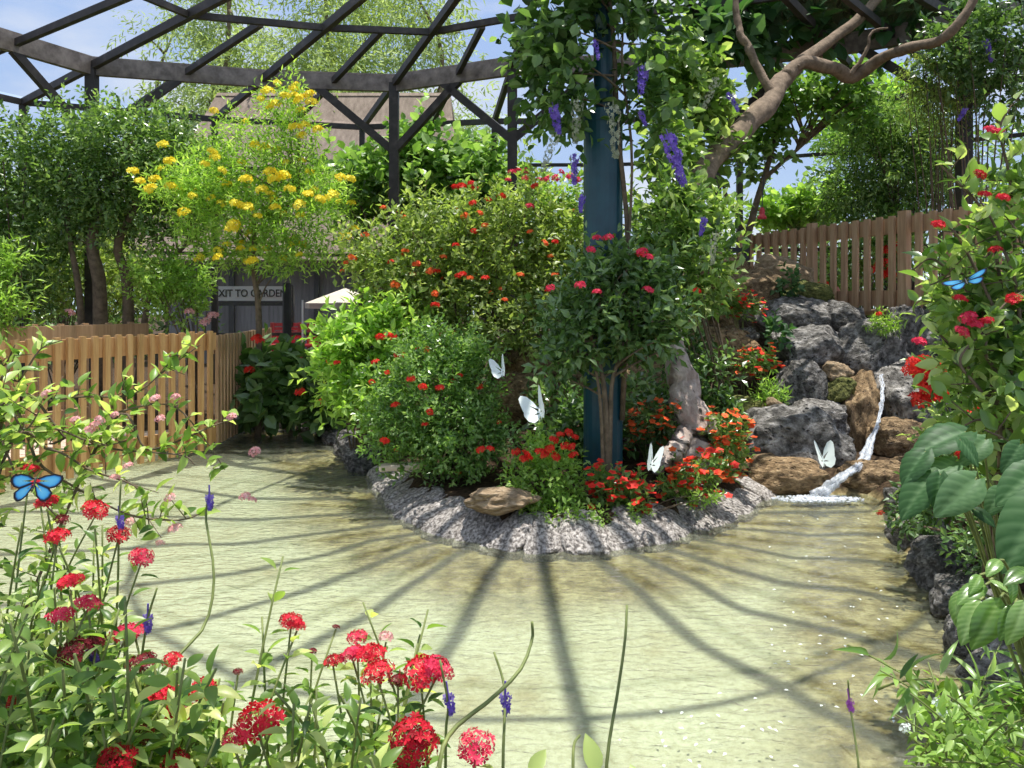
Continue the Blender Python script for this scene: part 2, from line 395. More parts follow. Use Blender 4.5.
def foliage(mb, blobs, ntwig, per, L, size, tm, rng, shell=.5, droop=0.0, flat=.8, upw=.5):
    p, nr, d = sample_blobs(blobs, ntwig, rng, shell)
    ax = nrm(nr * .7 + UP * (upw - droop) + rng.normal(size=(ntwig, 3)) * .45)
    tone = rng.random(ntwig)
    k = np.arange(per)
    ang = rng.random(ntwig)[:, None] * 6.28 + k[None] * 2.4
    ref = nrm(rng.normal(size=(ntwig, 3)))
    s = nrm(np.cross(ax, ref)); t = np.cross(s, ax)
    frac = (k[None] + .5 + rng.random((ntwig, per)) * .4) / per
    Ls = L * (.6 + .8 * rng.random(ntwig))
    sag = -droop * .5 * (frac ** 2)[..., None] * Ls[:, None, None] * UP
    pos = p[:, None, :] + ax[:, None, :] * (Ls[:, None] * (frac - .4))[..., None] + sag
    out = np.cos(ang)[..., None] * s[:, None, :] + np.sin(ang)[..., None] * t[:, None, :]
    la = out * .85 + ax[:, None, :] * (.35 + .7 * frac)[..., None] - UP * (.10 + droop * .8)
    la = la.reshape(-1, 3)
    ln = UP * flat + rng.normal(size=(ntwig * per, 3)) * .42 + np.repeat(nr, per, 0) * .25
    sz = size * (.6 + .65 * rng.random(ntwig * per))
    rn = np.clip(np.repeat(tone, per) * .6 + rng.random(ntwig * per) * .45 - .02, 0, 1)
    put_leaves(mb, tm, pos.reshape(-1, 3), la, ln, sz, rn)
    return p, ax, nr
def bez(a, c, b, n=7):
    t = np.linspace(0, 1, n)[:, None]
    return (1 - t) ** 2 * a + 2 * t * (1 - t) * c + t * t * b

# ------------------------------------------------------------------ flowers
def star(mb, c, nrml, r, npet=5, rng=None, wid=.62, cup=.25, rnd=.5, roll=0.0):
    n = nrm(nrml); ref = np.array([.3, .9, .2]); s = nrm(np.cross(n, ref)); t = np.cross(n, s)
    a = np.arange(npet) * 2 * PI / npet + roll
    for x in a:
        e = math.cos(x) * s + math.sin(x) * t; g = -math.sin(x) * s + math.cos(x) * t
        V = [c, c + r * (.55 * e - wid / 2 * g + cup * .6 * n), c + r * (e + cup * .7 * n), c + r * (.55 * e + wid / 2 * g + cup * .6 * n)]
        mb.add(V, [[0, 1, 2, 3]], rnd)
def head_mesh(name, material, nfl, R, fr, seed, tall=.7, npet=5, full=False):
    mb = MB(); rng = RNG(seed)
    i = np.arange(nfl); ph = i * 2.39996
    cz = 1 - (i + .5) / nfl * (1.75 if full else 1.05)
    for k in range(nfl):
        rr = math.sqrt(max(0, 1 - cz[k] ** 2)); d = np.array([rr * math.cos(ph[k]), rr * math.sin(ph[k]), cz[k]])
        c = d * R * np.array([1, 1, tall]) * (.85 + .25 * rng.random())
        star(mb, c, nrm(d + rng.normal(size=3) * .25), fr * (.8 + .4 * rng.random()), npet, rnd=rng.random(), roll=rng.random() * 6)
        mb.add([c * .96 + [0, 0, 0], c * .2 + np.array([.0012, 0, -.25 * R]), c * .2 - np.array([.0012, 0, .25 * R])], [[0, 1, 2]], .1)
    return mb.mesh(name, material)
def raceme_mesh(name, material, length, rad, n, fr, seed):
    mb = MB(); rng = RNG(seed)
    for k in range(n):
        f = (k + rng.random()) / n; a = rng.random() * 6.28; r = rad * (1 - .65 * f) * (.5 + .5 * rng.random())
        c = np.array([r * math.cos(a) + .08 * length * math.sin(f * 2), r * math.sin(a), -length * f])
        star(mb, c, nrm([math.cos(a), math.sin(a), -.2 + .4 * rng.random()]), fr * (.7 + .6 * rng.random()), 5, rnd=rng.random(), roll=rng.random() * 6)
    tube(mb, [(0, 0, .03), (.04 * length, 0, -.5 * length), (.08 * length, 0, -length)], .0025, 3)
    return mb.mesh(name, material)
def flower_mesh(name, material, r, seed, npet=5, wid=.9):
    mb = MB(); star(mb, np.zeros(3), UP, r, npet, wid=wid, cup=.18, rnd=RNG(seed).random()); 
    star(mb, np.array([0, 0, .08 * r]), UP, r * .25, 5, rnd=0.0, roll=.5)
    return mb.mesh(name, material)
FM = {}
for k, c in (('red', 'red'), ('crimson', 'crimson'), ('hotpink', 'hotpink'), ('maroon', 'maroon')):
    FM[k] = [head_mesh('flower_head', M[c], 38, .034, .0105, 11 + j, .6) for j in range(3)]
FM['ball'] = [head_mesh('flower_head', M['crimson'], 80, .042, .0105, 21, .95, full=True)]
FM['pinktuft'] = [head_mesh('flower_head', M['pink'], 16, .020, .009, 31 + j, .6) for j in range(2)]
FM['orangehead'] = [head_mesh('flower_head', M['orange'], 14, .038, .022, 41 + j, .5) for j in range(3)]
FM['scarlethead'] = [head_mesh('flower_head', M['scarlet'], 14, .036, .022, 51 + j, .5) for j in range(3)]
FM['pinkhead'] = [head_mesh('flower_head', M['hotpink'], 14, .032, .016, 61 + j, .6) for j in range(3)]
FM['yellow'] = [head_mesh('flower_head', M['yellow'], 18, .075, .042, 71 + j, .8) for j in range(3)]
FM['palepink'] = [head_mesh('flower_head', M['pink'], 14, .06, .03, 81 + j, .7) for j in range(2)]
FM['spike'] = [raceme_mesh('flower_spike', M['purple'], .035, .012, 26, .007, 91)]
FM['spikemag'] = [raceme_mesh('flower_spike', M['magenta'], .03, .012, 22, .007, 92)]
FM['raceme'] = [raceme_mesh('flower_raceme', M['purple'], .30, .055, 70, .022, 95), raceme_mesh('flower_raceme', M['purple'], .22, .05, 50, .022, 96)]
FM['paleraceme'] = [raceme_mesh('spent_raceme', M['pale'], .34, .06, 70, .016, 97)]
FM['impo'] = [flower_mesh('flower', M['orange'], .026, s) for s in (1, 2, 3)]
FM['imps'] = [flower_mesh('flower', M['scarlet'], .026, s) for s in (4, 5, 6)]
FM['whitetuft'] = [head_mesh('flower_head', M['white'], 14, .016, .007, 101, .6)]

def add_flowers(root, kind, world, rng, scale=1.0, nrml=None, name=None):
    me = FM[kind][int(rng.integers(len(FM[kind])))]
    if nrml is None: nrml = nrm(np.array([0, -.25, 1]) + rng.normal(size=3) * .25)
    q = Vector(nrml).to_track_quat('Z', 'Y').to_euler()
    o = inst(name or me.name.split('.')[0], me, root, world, q, scale * (.85 + .3 * rng.random()))
    return o

def plant(name, label, cat, base, blobs, n, size, tm, leaf, seed, per=7, L=None, nstem=16, stemr=.012, stemmat='twig', shell=.5, droop=0., flat=.8,
          flowers=(), group=None, stems=None, upw=.5):
    """flowers: list of (kind, [(x, y, Y)] or count, scale)"""
    rng = RNG(seed); base = np.asarray(base, float)
    root = thing(name, label, cat, base, group)
    mb = MB()
    p, ax, nr = foliage(mb, blobs, max(1, n // per), per, L or size * 3, size, tm, rng, shell, droop, flat, upw)
    st = MB()
    forks = np.vstack([smooth_path(pts, 14)[5:] for pts, _, _ in stems]) if stems else None
    for i in rng.choice(len(p), min(nstem, len(p)), replace=False):
        b = base + np.array([rng.normal() * .05, rng.normal() * .05, -.02])
        if forks is not None:
            dd_ = np.linalg.norm(forks - p[i], axis=1) + np.maximum(0, forks[:, 2] - p[i][2] + .1) * 2
            b = forks[int(np.argsort(dd_)[int(rng.integers(4))])]
        c = np.array([b[0] * .6 + p[i][0] * .4, b[1] * .6 + p[i][1] * .4, b[2] + (p[i][2] - b[2]) * .65]) + rng.normal(size=3) * .04
        tube(st, bez(b, c, p[i], 8), np.linspace(stemr, stemr * .3, 8), 5)
    if stems:
        for pts, r0, r1 in stems:
            q = smooth_path(pts, 14); tube(st, q, np.linspace(r0, r1, 14), 7, wob=.15, rng=rng)
    st.build('stem', M[stemmat], root, smooth=True)
    mb.build('foliage', M[leaf], root)
    for fl in flowers:
        kind, where, sc = fl
        if isinstance(where, int):
            face = np.where((nr[:, 1] < .25) | (nr[:, 2] > .6))[0]
            for i in rng.choice(face, min(where, len(face)), replace=False):
                add_flowers(root, kind, p[i] + nr[i] * size * .5 + ax[i] * size, rng, sc)
        else:
            for (x, y, Y) in where: add_flowers(root, kind, P(x, y, Y), rng, sc)
    return root

# ------------------------------------------------------------------ camera, sun, sky
cam = bpy.data.cameras.new('camera'); cam.sensor_width = 36; cam.lens = F / 1024 * 36; cam.shift_y = -(384 - HOR) / 1024
cam.clip_start = .05; cam.clip_end = 400
co = bpy.data.objects.new('camera', cam); COL.objects.link(co); co.location = (0, 0, HC); co.rotation_euler = (PI / 2, 0, 0); SC.camera = co
sun = bpy.data.lights.new('sun', 'SUN'); sun.energy = 7.2; sun.angle = math.radians(.6); sun.color = (1, .97, .91)
so = bpy.data.objects.new('sun', sun); COL.objects.link(so)
SUNDIR = nrm(np.array([.55, .28, 5.5]))
so.rotation_euler = Vector(SUNDIR).to_track_quat('Z', 'Y').to_euler()

w = bpy.data.worlds.new('sky'); SC.world = w; w.use_nodes = True
nt = w.node_tree; nt.nodes.clear()
def WN(t, **k):
    n = nt.nodes.new('ShaderNode' + t)
    for a, v in k.items(): setattr(n, a, v)
    return n
tc = WN('TexCoord'); sp = WN('SeparateXYZ'); nt.links.new(tc.outputs['Generated'], sp.inputs[0])
r = WN('ValToRGB'); e = r.color_ramp.elements
e[0].position = 0; e[0].color = (.46, .57, .68, 1); e[1].position = .75; e[1].color = (.46, .56, .72, 1)
x = e.new(.16); x.color = (.31, .42, .62, 1); x = e.new(.4); x.color = (.26, .37, .62, 1)
nt.links.new(sp.outputs[2], r.inputs[0])
mp = WN('Mapping'); mp.inputs['Scale'].default_value = (1.6, 1.6, 4.2); mp.inputs['Location'].default_value = (.35, .2, .1); nt.links.new(tc.outputs['Generated'], mp.inputs[0])
cn = WN('TexNoise'); cn.inputs['Scale'].default_value = 1.5; cn.inputs['Detail'].default_value = 8; cn.inputs['Roughness'].default_value = .55
nt.links.new(mp.outputs[0], cn.inputs['Vector'])
cr = WN('ValToRGB'); ce = cr.color_ramp.elements; ce[0].position = .46; ce[0].color = (0, 0, 0, 1); ce[1].position = .66; ce[1].color = (1, 1, 1, 1)
nt.links.new(cn.outputs['Fac'], cr.inputs[0])
mx = WN('Mix', data_type='RGBA'); nt.links.new(cr.outputs[0], mx.inputs['Factor']); nt.links.new(r.outputs[0], mx.inputs[6]); mx.inputs[7].default_value = (.60, .62, .66, 1)
bg = WN('Background'); bg.inputs['Strength'].default_value = 1.6; nt.links.new(mx.outputs[2], bg.inputs[0])
wo = WN('OutputWorld'); nt.links.new(bg.outputs[0], wo.inputs[0])
vs = SC.view_settings; vs.view_transform = 'Standard'; vs.look = 'None'; vs.exposure = .24; vs.gamma = 1; vs.use_curve_mapping = False
SC.cycles.max_bounces = 7; SC.cycles.transparent_max_bounces = 12; SC.cycles.diffuse_bounces = 3; SC.cycles.glossy_bounces = 2; SC.cycles.transmission_bounces = 4
SC.cycles.caustics_reflective = False; SC.cycles.caustics_refractive = False; SC.cycles.sample_clamp_indirect = 4
SC.cycles.use_denoising = True

# ------------------------------------------------------------------ ground with the pond basin
edge_px = [(215, 440), (240, 428), (290, 428), (325, 432), (350, 455), (385, 480), (400, 510), (440, 530), (500, 545), (560, 550), (620, 547), (680, 533),
           (730, 515), (768, 495), (790, 491), (870, 496), (895, 520), (910, 560), (940, 610), (970, 660), (1000, 720)]
POND = [tuple(G(*q)[:2]) for q in edge_px] + [(1.75, 2.4), (1.1, 1.75), (.2, 1.5), (-1.2, 1.6), (-2.4, 2.1), (-3.6, 3.0), (-5.0, 3.6), (-6.4, 4.4), (-5.6, 6.6), (-4.6, 8.6)]
poly = np.array(POND)
def pond_dist(x, y):
    """signed distance, positive inside the pond"""
    p = np.stack([x, y], -1); a = poly; b = np.roll(poly, -1, 0)
    best = np.full(x.shape, 1e9); ins = np.zeros(x.shape, bool)
    for i in range(len(a)):
        ab = b[i] - a[i]; t = np.clip(((p - a[i]) @ ab) / (ab @ ab), 0, 1)
        best = np.minimum(best, np.linalg.norm(p - a[i] - t[..., None] * ab, axis=-1))
        c = (a[i][1] > y) != (b[i][1] > y)
        xi = (b[i][0] - a[i][0]) * (y - a[i][1]) / (b[i][1] - a[i][1] + 1e-12) + a[i][0]
        ins ^= c & (x < xi)
    return np.where(ins, best, -best)
def sstep(a, b, v):
    t = np.clip((v - a) / (b - a), 0, 1); return t * t * (3 - 2 * t)
def ground_h(x, y):
    x = np.asarray(x, float); y = np.asarray(y, float)
    d = pond_dist(x, y)
    inside = -.045 - .085 * sstep(.12, 1.25, d)
    outside = .02 + .13 * sstep(0, .25, -d)
    h = np.where(d > 0, inside, outside)
    # the rockery bank behind the cascade, up to the raised walk
    t = sstep(8.1, 10.2, y - .18 * np.abs(x - 2.8) * (x < 2.8)) * sstep(1.0, 2.6, x)
    h = np.where(d > 0, h, h + 1.22 * t)
    # right bank
    h = np.where(d > 0, h, h + .35 * sstep(.2, 1.6, -d) * sstep(1.6, 2.6, x) * (1 - sstep(6, 7, y)))
    # low mound in the middle of the island
    h = np.where(d > 0, h, h + .35 * np.exp(-((x - .5) ** 2 / 1.6 + (y - 8.0) ** 2 / 1.4)))
    return h
gx = np.arange(-9.0, 9.01, .09); gy = np.arange(.6, 14.0, .09)
X, Y = np.meshgrid(gx, gy)
H = ground_h(X, Y) 
H += .012 * np.sin(X * 5.1 + np.cos(Y * 4.3) * 2) * np.sin(Y * 6.3 + X)
nx, ny = len(gx), len(gy)
V = np.stack([X, Y, H], -1).reshape(-1, 3)
i = np.arange(ny - 1)[:, None] * nx + np.arange(nx - 1)[None]
Q = np.stack([i, i + 1, i + nx + 1, i + nx], -1).reshape(-1, 4)
g = MB(); g.add(V, Q)
# far apron
for (x0, x1, y0, y1) in ((-60, 60, 13.95, 80), (-60, -8.95, -8, 13.95), (8.95, 60, -8, 13.95), (-8.95, 8.95, -8, .62)):
    g.add([(x0, y0, .1), (x1, y0, .1), (x1, y1, .1), (x0, y1, .1)], [[0, 1, 2, 3]])
gr = g.build('ground', M['ground'], smooth=True); gr['kind'] = 'structure'
wt = MB(); wt.add([(p[0], p[1], 0.0) for p in [(-7, 1.2), (3.4, 1.2), (3.4, 10.6), (-7, 10.6)]], [[0, 1, 2, 3]])
wo_ = wt.build('water', M['water']); wo_['kind'] = 'structure'
def GH(x, y): return float(ground_h(np.array([x]), np.array([y]))[0])

# ------------------------------------------------------------------ stones
def rock_mesh(name, material, seed, boxy=.8, cuts=9, amp=.2, sub=5, fine=.035, cutd=.72):
    bm = bmesh.new(); bmesh.ops.create_icosphere(bm, subdivisions=sub, radius=1)
    V = np.array([v.co[:] for v in bm.verts]); Fc = np.array([[v.index for v in f.verts] for f in bm.faces]); bm.free()
    rng = RNG(seed)
    V = np.sign(V) * np.abs(V) ** boxy
    V /= np.abs(V).max()
    for _ in range(cuts):
        n = nrm(rng.normal(size=3)); d = cutd + .22 * rng.random()
        V = V - np.maximum(0, V @ n - d)[:, None] * n * .85
    off = Vector(rng.random(3) * 50)
    D = np.array([mnoise.fractal(Vector(v) * 1.5 + off, 1.0, 2.0, 4) for v in V])
    E = np.array([mnoise.noise(Vector(v) * 6 + off) + .8 * abs(mnoise.noise(Vector(v) * 13 + off)) - 1.0 * max(0, mnoise.noise(Vector(v) * 21 + off) - .15) for v in V])
    V = V * (1 + amp * D + fine * E)[:, None]
    mb = MB(); mb.add(V, Fc)
    return mb.mesh(name, material, True)
RK = {k: [rock_mesh('boulder', M[m_], 100 * j + i_ * 7) for j in range(n_)] for i_, (k, m_, n_) in enumerate((('grey', 'rock', 5), ('brown', 'rockbrown', 4), ('tan', 'rocktan', 3), ('moss', 'rockmoss', 2)))}
rr = random.Random(5)
def rock(cx, cy, w, h, Y, kind, label, name='boulder', depth=None, tilt=0.0, group='boulders of the rockery and cascade', j=None):
    me = RK[kind][(j if j is not None else rr.randrange(9)) % len(RK[kind])]
    k = Y / F; o = bpy.data.objects.new(name, me); COL.objects.link(o)
    sx, sz = w * k * .575, h * k * .60; sy = depth or max(.75 * (sx + sz) / 2, .16)
    o.location = P(cx, cy, Y + sy * .25); o.scale = (sx, sy, sz)
    o.rotation_euler = (rr.uniform(-.15, .15), tilt, rr.uniform(-.3, .3))
    return tag(o, label, 'rock', group)
rock(781, 276, 52, 36, 9.5, 'tan', 'tan flat-topped boulder at the foot of the slatted fence, highest of the rockery', j=0)
rock(752, 291, 58, 36, 9.1, 'brown', 'rusty orange-brown boulder below the tan flat-topped one', j=1)
rock(727, 274, 46, 38, 9.7, 'brown', 'shaded dark brown boulder at the rear of the rockery beside the black rail', j=2)
rock(806, 297, 44, 24, 9.3, 'moss', 'small mossy boulder wedged under the tan flat-topped one', j=0)
rock(790, 322, 74, 46, 8.85, 'grey', 'broad grey pitted boulder under the slatted fence, beside the upper scarlet flowers', j=0)
rock(840, 324, 54, 40, 8.95, 'grey', 'dark grey boulder tucked under the middle of the slatted fence', j=1)
rock(704, 326, 58, 42, 8.7, 'brown', 'brown boulder behind the gnarled pale trunk, upper one', j=3)
rock(729, 334, 17, 14, 8.3, 'tan', 'small round pale stone, first of two below the upper scarlet flowers', j=1)
rock(747, 336, 20, 14, 8.3, 'grey', 'small grey stone beside the broad grey boulder', j=3)
rock(811, 351, 76, 50, 8.4, 'grey', 'sunlit grey boulder with white pitting in the middle of the rockery', j=2)
rock(866, 359, 66, 58, 8.4, 'grey', 'large dark grey boulder directly above the mouth of the cascade', j=4)
rock(909, 338, 40, 54, 8.6, 'grey', 'upright grey boulder with a whitish top at the fence end', j=3)
rock(716, 358, 70, 52, 8.3, 'brown', 'brown shaded boulder behind the gnarled pale trunk, lower one', j=0)
rock(802, 388, 58, 48, 8.0, 'grey', 'dark squarish boulder below the sunlit pitted one', j=1)
rock(836, 374, 26, 20, 8.0, 'tan', 'small yellowish wedge stone between the dark squarish boulder and the cascade mouth', j=2)
rock(839, 391, 30, 26, 7.9, 'moss', 'small green mossy stone near the top of the cascade', j=1)
rock(813, 420, 62, 40, 7.65, 'grey', 'grey boulder between the dark squarish one and the huge rounded one', j=0)
rock(794, 450, 96, 74, 7.0, 'grey', 'huge rounded grey-brown boulder behind the white butterfly beside the cascade', j=3)
rock(777, 413, 18, 26, 7.3, 'tan', 'upright pale tan stone standing on the huge rounded boulder', j=0)
rock(759, 425, 28, 26, 7.2, 'tan', 'pale rounded stone beside the orange flower clump and the huge boulder', j=1)
rock(738, 412, 52, 26, 7.5, 'moss', 'yellow-green moss covered rock behind the orange flower clump', j=0)
rock(744, 455, 34, 36, 7.1, 'moss', 'low dark mossy rock behind the orange flower clump, at the huge boulder', j=1)
rock(856, 428, 46, 92, 7.95, 'brown', 'dark wet brown rock in the recess behind the falling water', j=1, depth=.4)
rock(908, 402, 66, 80, 7.9, 'grey', 'wet dark purple-grey rock face on the fence side of the falling water', j=2, depth=.45)
rock(903, 440, 62, 40, 7.5, 'brown', 'dark wet ledge rock at which the falling water turns', j=2)
rock(870, 481, 68, 38, 6.72, 'brown', 'brown pitted rock at the water line beside the foam, under the big leaves', j=3)
rock(776, 480, 80, 40, 6.7, 'brown', 'orange-brown pitted rock at the water line joining the kerb stones', j=0)
rock(940, 345, 56, 66, 8.5, 'grey', 'shaded grey boulder behind the red flowers past the cascade', j=4)
rock(826, 442, 30, 50, 7.7, 'grey', 'narrow dark rock in the cleft behind the white butterfly', j=4)
rock(905, 478, 40, 34, 7.2, 'brown', 'dark brown rock half hidden behind the big heart-shaped leaves', j=1)
# rocks of the island
gI = 'dark rocks inside the island bed'
rock(545, 372, 70, 60, 8.2, 'brown', 'shaded brown rock behind the upper white butterfly', group=gI, j=2)
rock(520, 398, 60, 46, 7.6, 'brown', 'shaded brown rock between the two upper white butterflies', group=gI, j=3)
rock(575, 395, 60, 60, 8.0, 'brown', 'shaded brown rock beside the base of the teal pillar', group=gI, j=0)
rock(640, 395, 60, 50, 8.2, 'brown', 'shaded rock between the teal pillar and the gnarled trunk', group=gI, j=1)
rock(501, 499, 62, 20, 5.4, 'tan', 'flat tan boulder lying on the kerb under the small-leaved bush', group='flat stones on the kerb', depth=.22, j=2)

# coral kerb stones round the island
def along(pts, step):
    pts = np.asarray(pts); seg = np.linalg.norm(np.diff(pts, axis=0), axis=1); s = np.concatenate([[0], np.cumsum(seg)])
    n = max(2, int(round(s[-1] / step))); t = (np.arange(n) + .5) * s[-1] / n
    out = []
    for v in t:
        k = min(np.searchsorted(s, v, side='right') - 1, len(seg) - 1); f = (v - s[k]) / seg[k]
        out.append((pts[k] * (1 - f) + pts[k + 1] * f, (pts[k + 1] - pts[k]) / seg[k]))
    return out, s[-1] / n
ORD = 'first second third fourth fifth sixth seventh eighth ninth tenth eleventh twelfth thirteenth fourteenth fifteenth sixteenth seventeenth eighteenth nineteenth twentieth twenty-first twenty-second twenty-third twenty-fourth'.split()
EM = [rock_mesh('kerb_stone', M['edging'], 900 + j, boxy=.36, cuts=5, amp=.13, fine=.05, cutd=.9) for j in range(6)]
kp = smooth_path([G(*q)[:2] for q in ((372, 474), (388, 492), (404, 514), (440, 531), (500, 545), (560, 550), (620, 547), (680, 533), (730, 515), (768, 493))], 60)
pts, stp = along(kp, .265)
for k, (p, d) in enumerate(pts):
    nin = np.array([-d[1], d[0]])
    o = bpy.data.objects.new('kerb_stone', EM[k % 6]); COL.objects.link(o)
    q = p + nin * .13
    o.location = (q[0], q[1], -.01 + rr.uniform(-.012, .012)); o.scale = (stp * .56, .22, .115 * rr.uniform(.92, 1.08))
    o.rotation_euler = (.42 + rr.uniform(-.07, .07), rr.uniform(-.08, .08), math.atan2(d[1], d[0]) + rr.uniform(-.12, .12))
    o.rotation_mode = 'XYZ'
    tag(o, f'pale pitted coral kerb stone around the island bed, {ORD[len(pts) - 1 - k]} counting from the cascade end', 'stone', 'coral kerb stones edging the island')
# dark edging on the far side of the inlet
pts, stp = along(smooth_path([G(*q, .02)[:2] for q in ((205, 436), (240, 427), (290, 426), (330, 432), (352, 452), (372, 472))], 40), .36)
for k, (p, d) in enumerate(pts):
    o = bpy.data.objects.new('edging_rock', RK['grey'][k % 5]); COL.objects.link(o)
    o.location = (p[0], p[1] + .08, .03); o.scale = (stp * .56, .2, .14); o.rotation_euler = (0, 0, math.atan2(d[1], d[0]) + rr.uniform(-.3, .3))
    tag(o, f'dark rough rock edging the far inlet, {ORD[k]} counting from the sunlit fence corner', 'rock', 'dark rocks edging the far inlet')
# dark rocks of the near-right bank
for k, (x, y) in enumerate(((893, 512), (905, 545), (922, 580), (942, 612), (962, 648), (985, 690))):
    p = G(x, y); o = bpy.data.objects.new('bank_rock', RK['grey'][(k * 2) % 5]); COL.objects.link(o)
    o.location = (p[0] + .16, p[1], .06); o.scale = (.20, .24, .17); o.rotation_euler = (0, 0, rr.uniform(0, 3))
    tag(o, f'dark rock on the shaded bank under the big leaves, {ORD[k]} counting from the cascade', 'rock', 'dark rocks along the shaded bank')
# pale plank
mb = MB(); a, b = P(379, 468, 6.25), P(420, 465, 6.3); bar(mb, a, b, .10, .05)
o = mb.build('plank', M['plank'], loc=(a + b) / 2); bv = o.modifiers.new('edge', 'BEVEL'); bv.width = .015; bv.segments = 2
tag(o, 'short pale wooden plank jutting over the water from the small-leaved bush', 'plank')

# ------------------------------------------------------------------ cascade
wf = thing('waterfall', 'thin white cascade tumbling between the boulders into the pond', 'waterfall', P(862, 465, 7.2))
path = smooth_path([P(881, 374, 7.7), P(882, 385, 7.55), P(882, 400, 7.4), P(879, 416, 7.3), P(875, 430, 7.15), P(868, 446, 7.0), P(864, 459, 6.85), P(853, 469, 6.6), P(840, 478, 6.48), P(828, 487, 6.46), P(818, 494, 6.44)], 40)
wd = np.interp(np.linspace(0, 1, 40), [0, .25, .4, .55, .7, .85, 1], [.009, .012, .018, .042, .034, .045, .065])
mb = MB(); rg = RNG(4)
for k in range(9):
    off = (rg.random(3) - .5) * [1.7, .3, .4]
    q = path + wd[:, None] * off + rg.normal(size=(40, 3)) * .006
    tube(mb, q, wd * (.22 + .25 * rg.random()), 7, wob=.5, rng=rg)
mb.build('stream', M['fall'], wf, smooth=True)
mb = MB()
for k in range(420):
    a = rg.random() * 6.28; r = rg.random() ** .7
    c = G(817, 499) + np.array([math.cos(a) * r * .38, math.sin(a) * r * .12 - .02, .008])
    s = .020 * (1.2 - r) * (.4 + rg.random()) + .006
    tube(mb, [c + [0, 0, -.01], c + [0, 0, s * .25], c + [0, 0, s * .5]], [s, s * .8, s * .2], 6)
mb.build('foam', M['foam'], wf, smooth=True)
# floating bits of petal on the water
mb = MB()
for k in range(90):
    x, y = rg.uniform(770, 925), rg.uniform(505, 720)
    if rg.random() < .35: x, y = rg.uniform(640, 800), rg.uniform(690, 768)
    p = G(x, y, .006)
    if pond_dist(np.array([p[0]]), np.array([p[1]]))[0] < .05: continue
    put_leaves(mb, 'far', p[None], rg.normal(size=(1, 3)) * [1, 1, 0], UP[None] + rg.normal(size=(1, 3)) * .1, .022, np.array([rg.random()]))
o = mb.build('fallen_petals', M['white'], loc=(0, 0, 0)); tag(o, 'tiny white petals floating on the pond below the cascade', 'petals', kind='stuff')

# ------------------------------------------------------------------ fences and boardwalk
def fence(name, label, A, Bp, z0, z1, step, sw, material, side=1, post_every=9, seed=0):
    """A, Bp: ends in plan; slats stand on the side given, rails behind them"""
    A, Bp = np.asarray(A, float), np.asarray(Bp, float); d = Bp - A; Ln = np.linalg.norm(d); d /= Ln; n = np.array([-d[1], d[0]]) * side
    root = thing(name, label, 'fence', (A[0], A[1], z0)); rz = math.atan2(d[1], d[0]); rng = RNG(seed)
    sl = MB(); cnt = int(Ln / step)
    for k in range(cnt + 1):
        c = A + d * (k * step) + n * .028
        if post_every and k % post_every == 0:
            pm = MB(); cc = c + n * .012; box(pm, (cc[0], cc[1], (z0 + z1) / 2 + .012), (sw * 1.5, .075, z1 - z0 + .05), rz); pm.build('post', M[material], root)
        else:
            box(sl, (c[0], c[1], (z0 + z1) / 2 + rng.normal() * .003), (sw, .036, z1 - z0), rz + rng.normal() * .02)
    sl.build('slat_panel', M[material], root)
    for nm, z, h in (('top_rail', z1 - .11, .18), ('bottom_rail', z0 + .15, .18)):
        mb = MB(); c = (A + Bp) / 2 - n * .03; box(mb, (c[0], c[1], z), (Ln + .05, .05, h), rz); mb.build(nm, M[material], root)
    return root
fence('slatted_fence', 'sunlit honey-brown slatted fence along the pond at the boardwalk edge', (-5.05, 5.0), (-3.16, 8.5), .03, 1.27, .118, .052, 'wood', side=-1, post_every=0)
fence('slatted_fence', 'upper horizontal-capped fence behind the sunlit slatted one, across the boardwalk', (-6.9, 5.6), (-4.6, 10.0), .12, 1.33, .30, .07, 'woodold', side=1, post_every=0)
fence('slatted_fence', 'short shaded brown fence receding under the exit sign past the sunlit corner', (-3.2, 8.62), (-3.32, 10.9), .05, 1.22, .118, .066, 'woodold', side=-1, post_every=0)
fence('slatted_fence', 'weathered slatted fence above the rockery and cascade', (3.42, 11.75), (5.0, 7.0), 1.47, 2.55, .19, .080, 'woodold', side=-1, post_every=8)
mb = MB(); a, b = np.array([-4.1, 8.5]), np.array([-6.0, 5.0])
dd = nrm(b - a); nn = np.array([dd[1], -dd[0]])
for k in range(34):
    c = a + dd * (k * .15 - .6) + np.array([-.75, .35]); box(mb, (c[0], c[1], .10), (.14, 1.75, .045), math.atan2(dd[1], dd[0]))
o = mb.build('boardwalk', M['deck'], loc=(-5, 7, .1)); tag(o, 'pale plank boardwalk glimpsed through the slats of the sunlit fence', 'boardwalk')
mb = MB(); a = np.array([3.5, 11.9]); b = np.array([5.2, 7.0]); c = (a + b) / 2 + np.array([.75, .25])
box(mb, (c[0], c[1], 1.44), (5.2, 1.3, .06), math.atan2(b[1] - a[1], b[0] - a[0]))
for f in (.1, .5, .9):
    q = a + (b - a) * f; box(mb, (q[0] + .25, q[1], .7), (.1, .1, 1.42))
o = mb.build('raised_walk', M['woodold'], loc=(4, 9, 1.4)); tag(o, 'raised timber walkway floor behind the weathered fence', 'walkway')
# black rail at the head of the rockery
br = thing('black_railing', 'black metal rail behind the rockery by the weathered fence', 'railing', P(720, 270, 10.8))
mb = MB(); bar(mb, P(690, 251, 10.8), P(748, 250, 10.8), .05, .07); mb.build('rail', M['black'], br)
for x in (694, 746):
    mb = MB(); q = P(x, 238, 10.8); bar(mb, q, (q[0], q[1], .6), .06, .06, (0, 1, 0)); mb.build('post', M['black'], br)

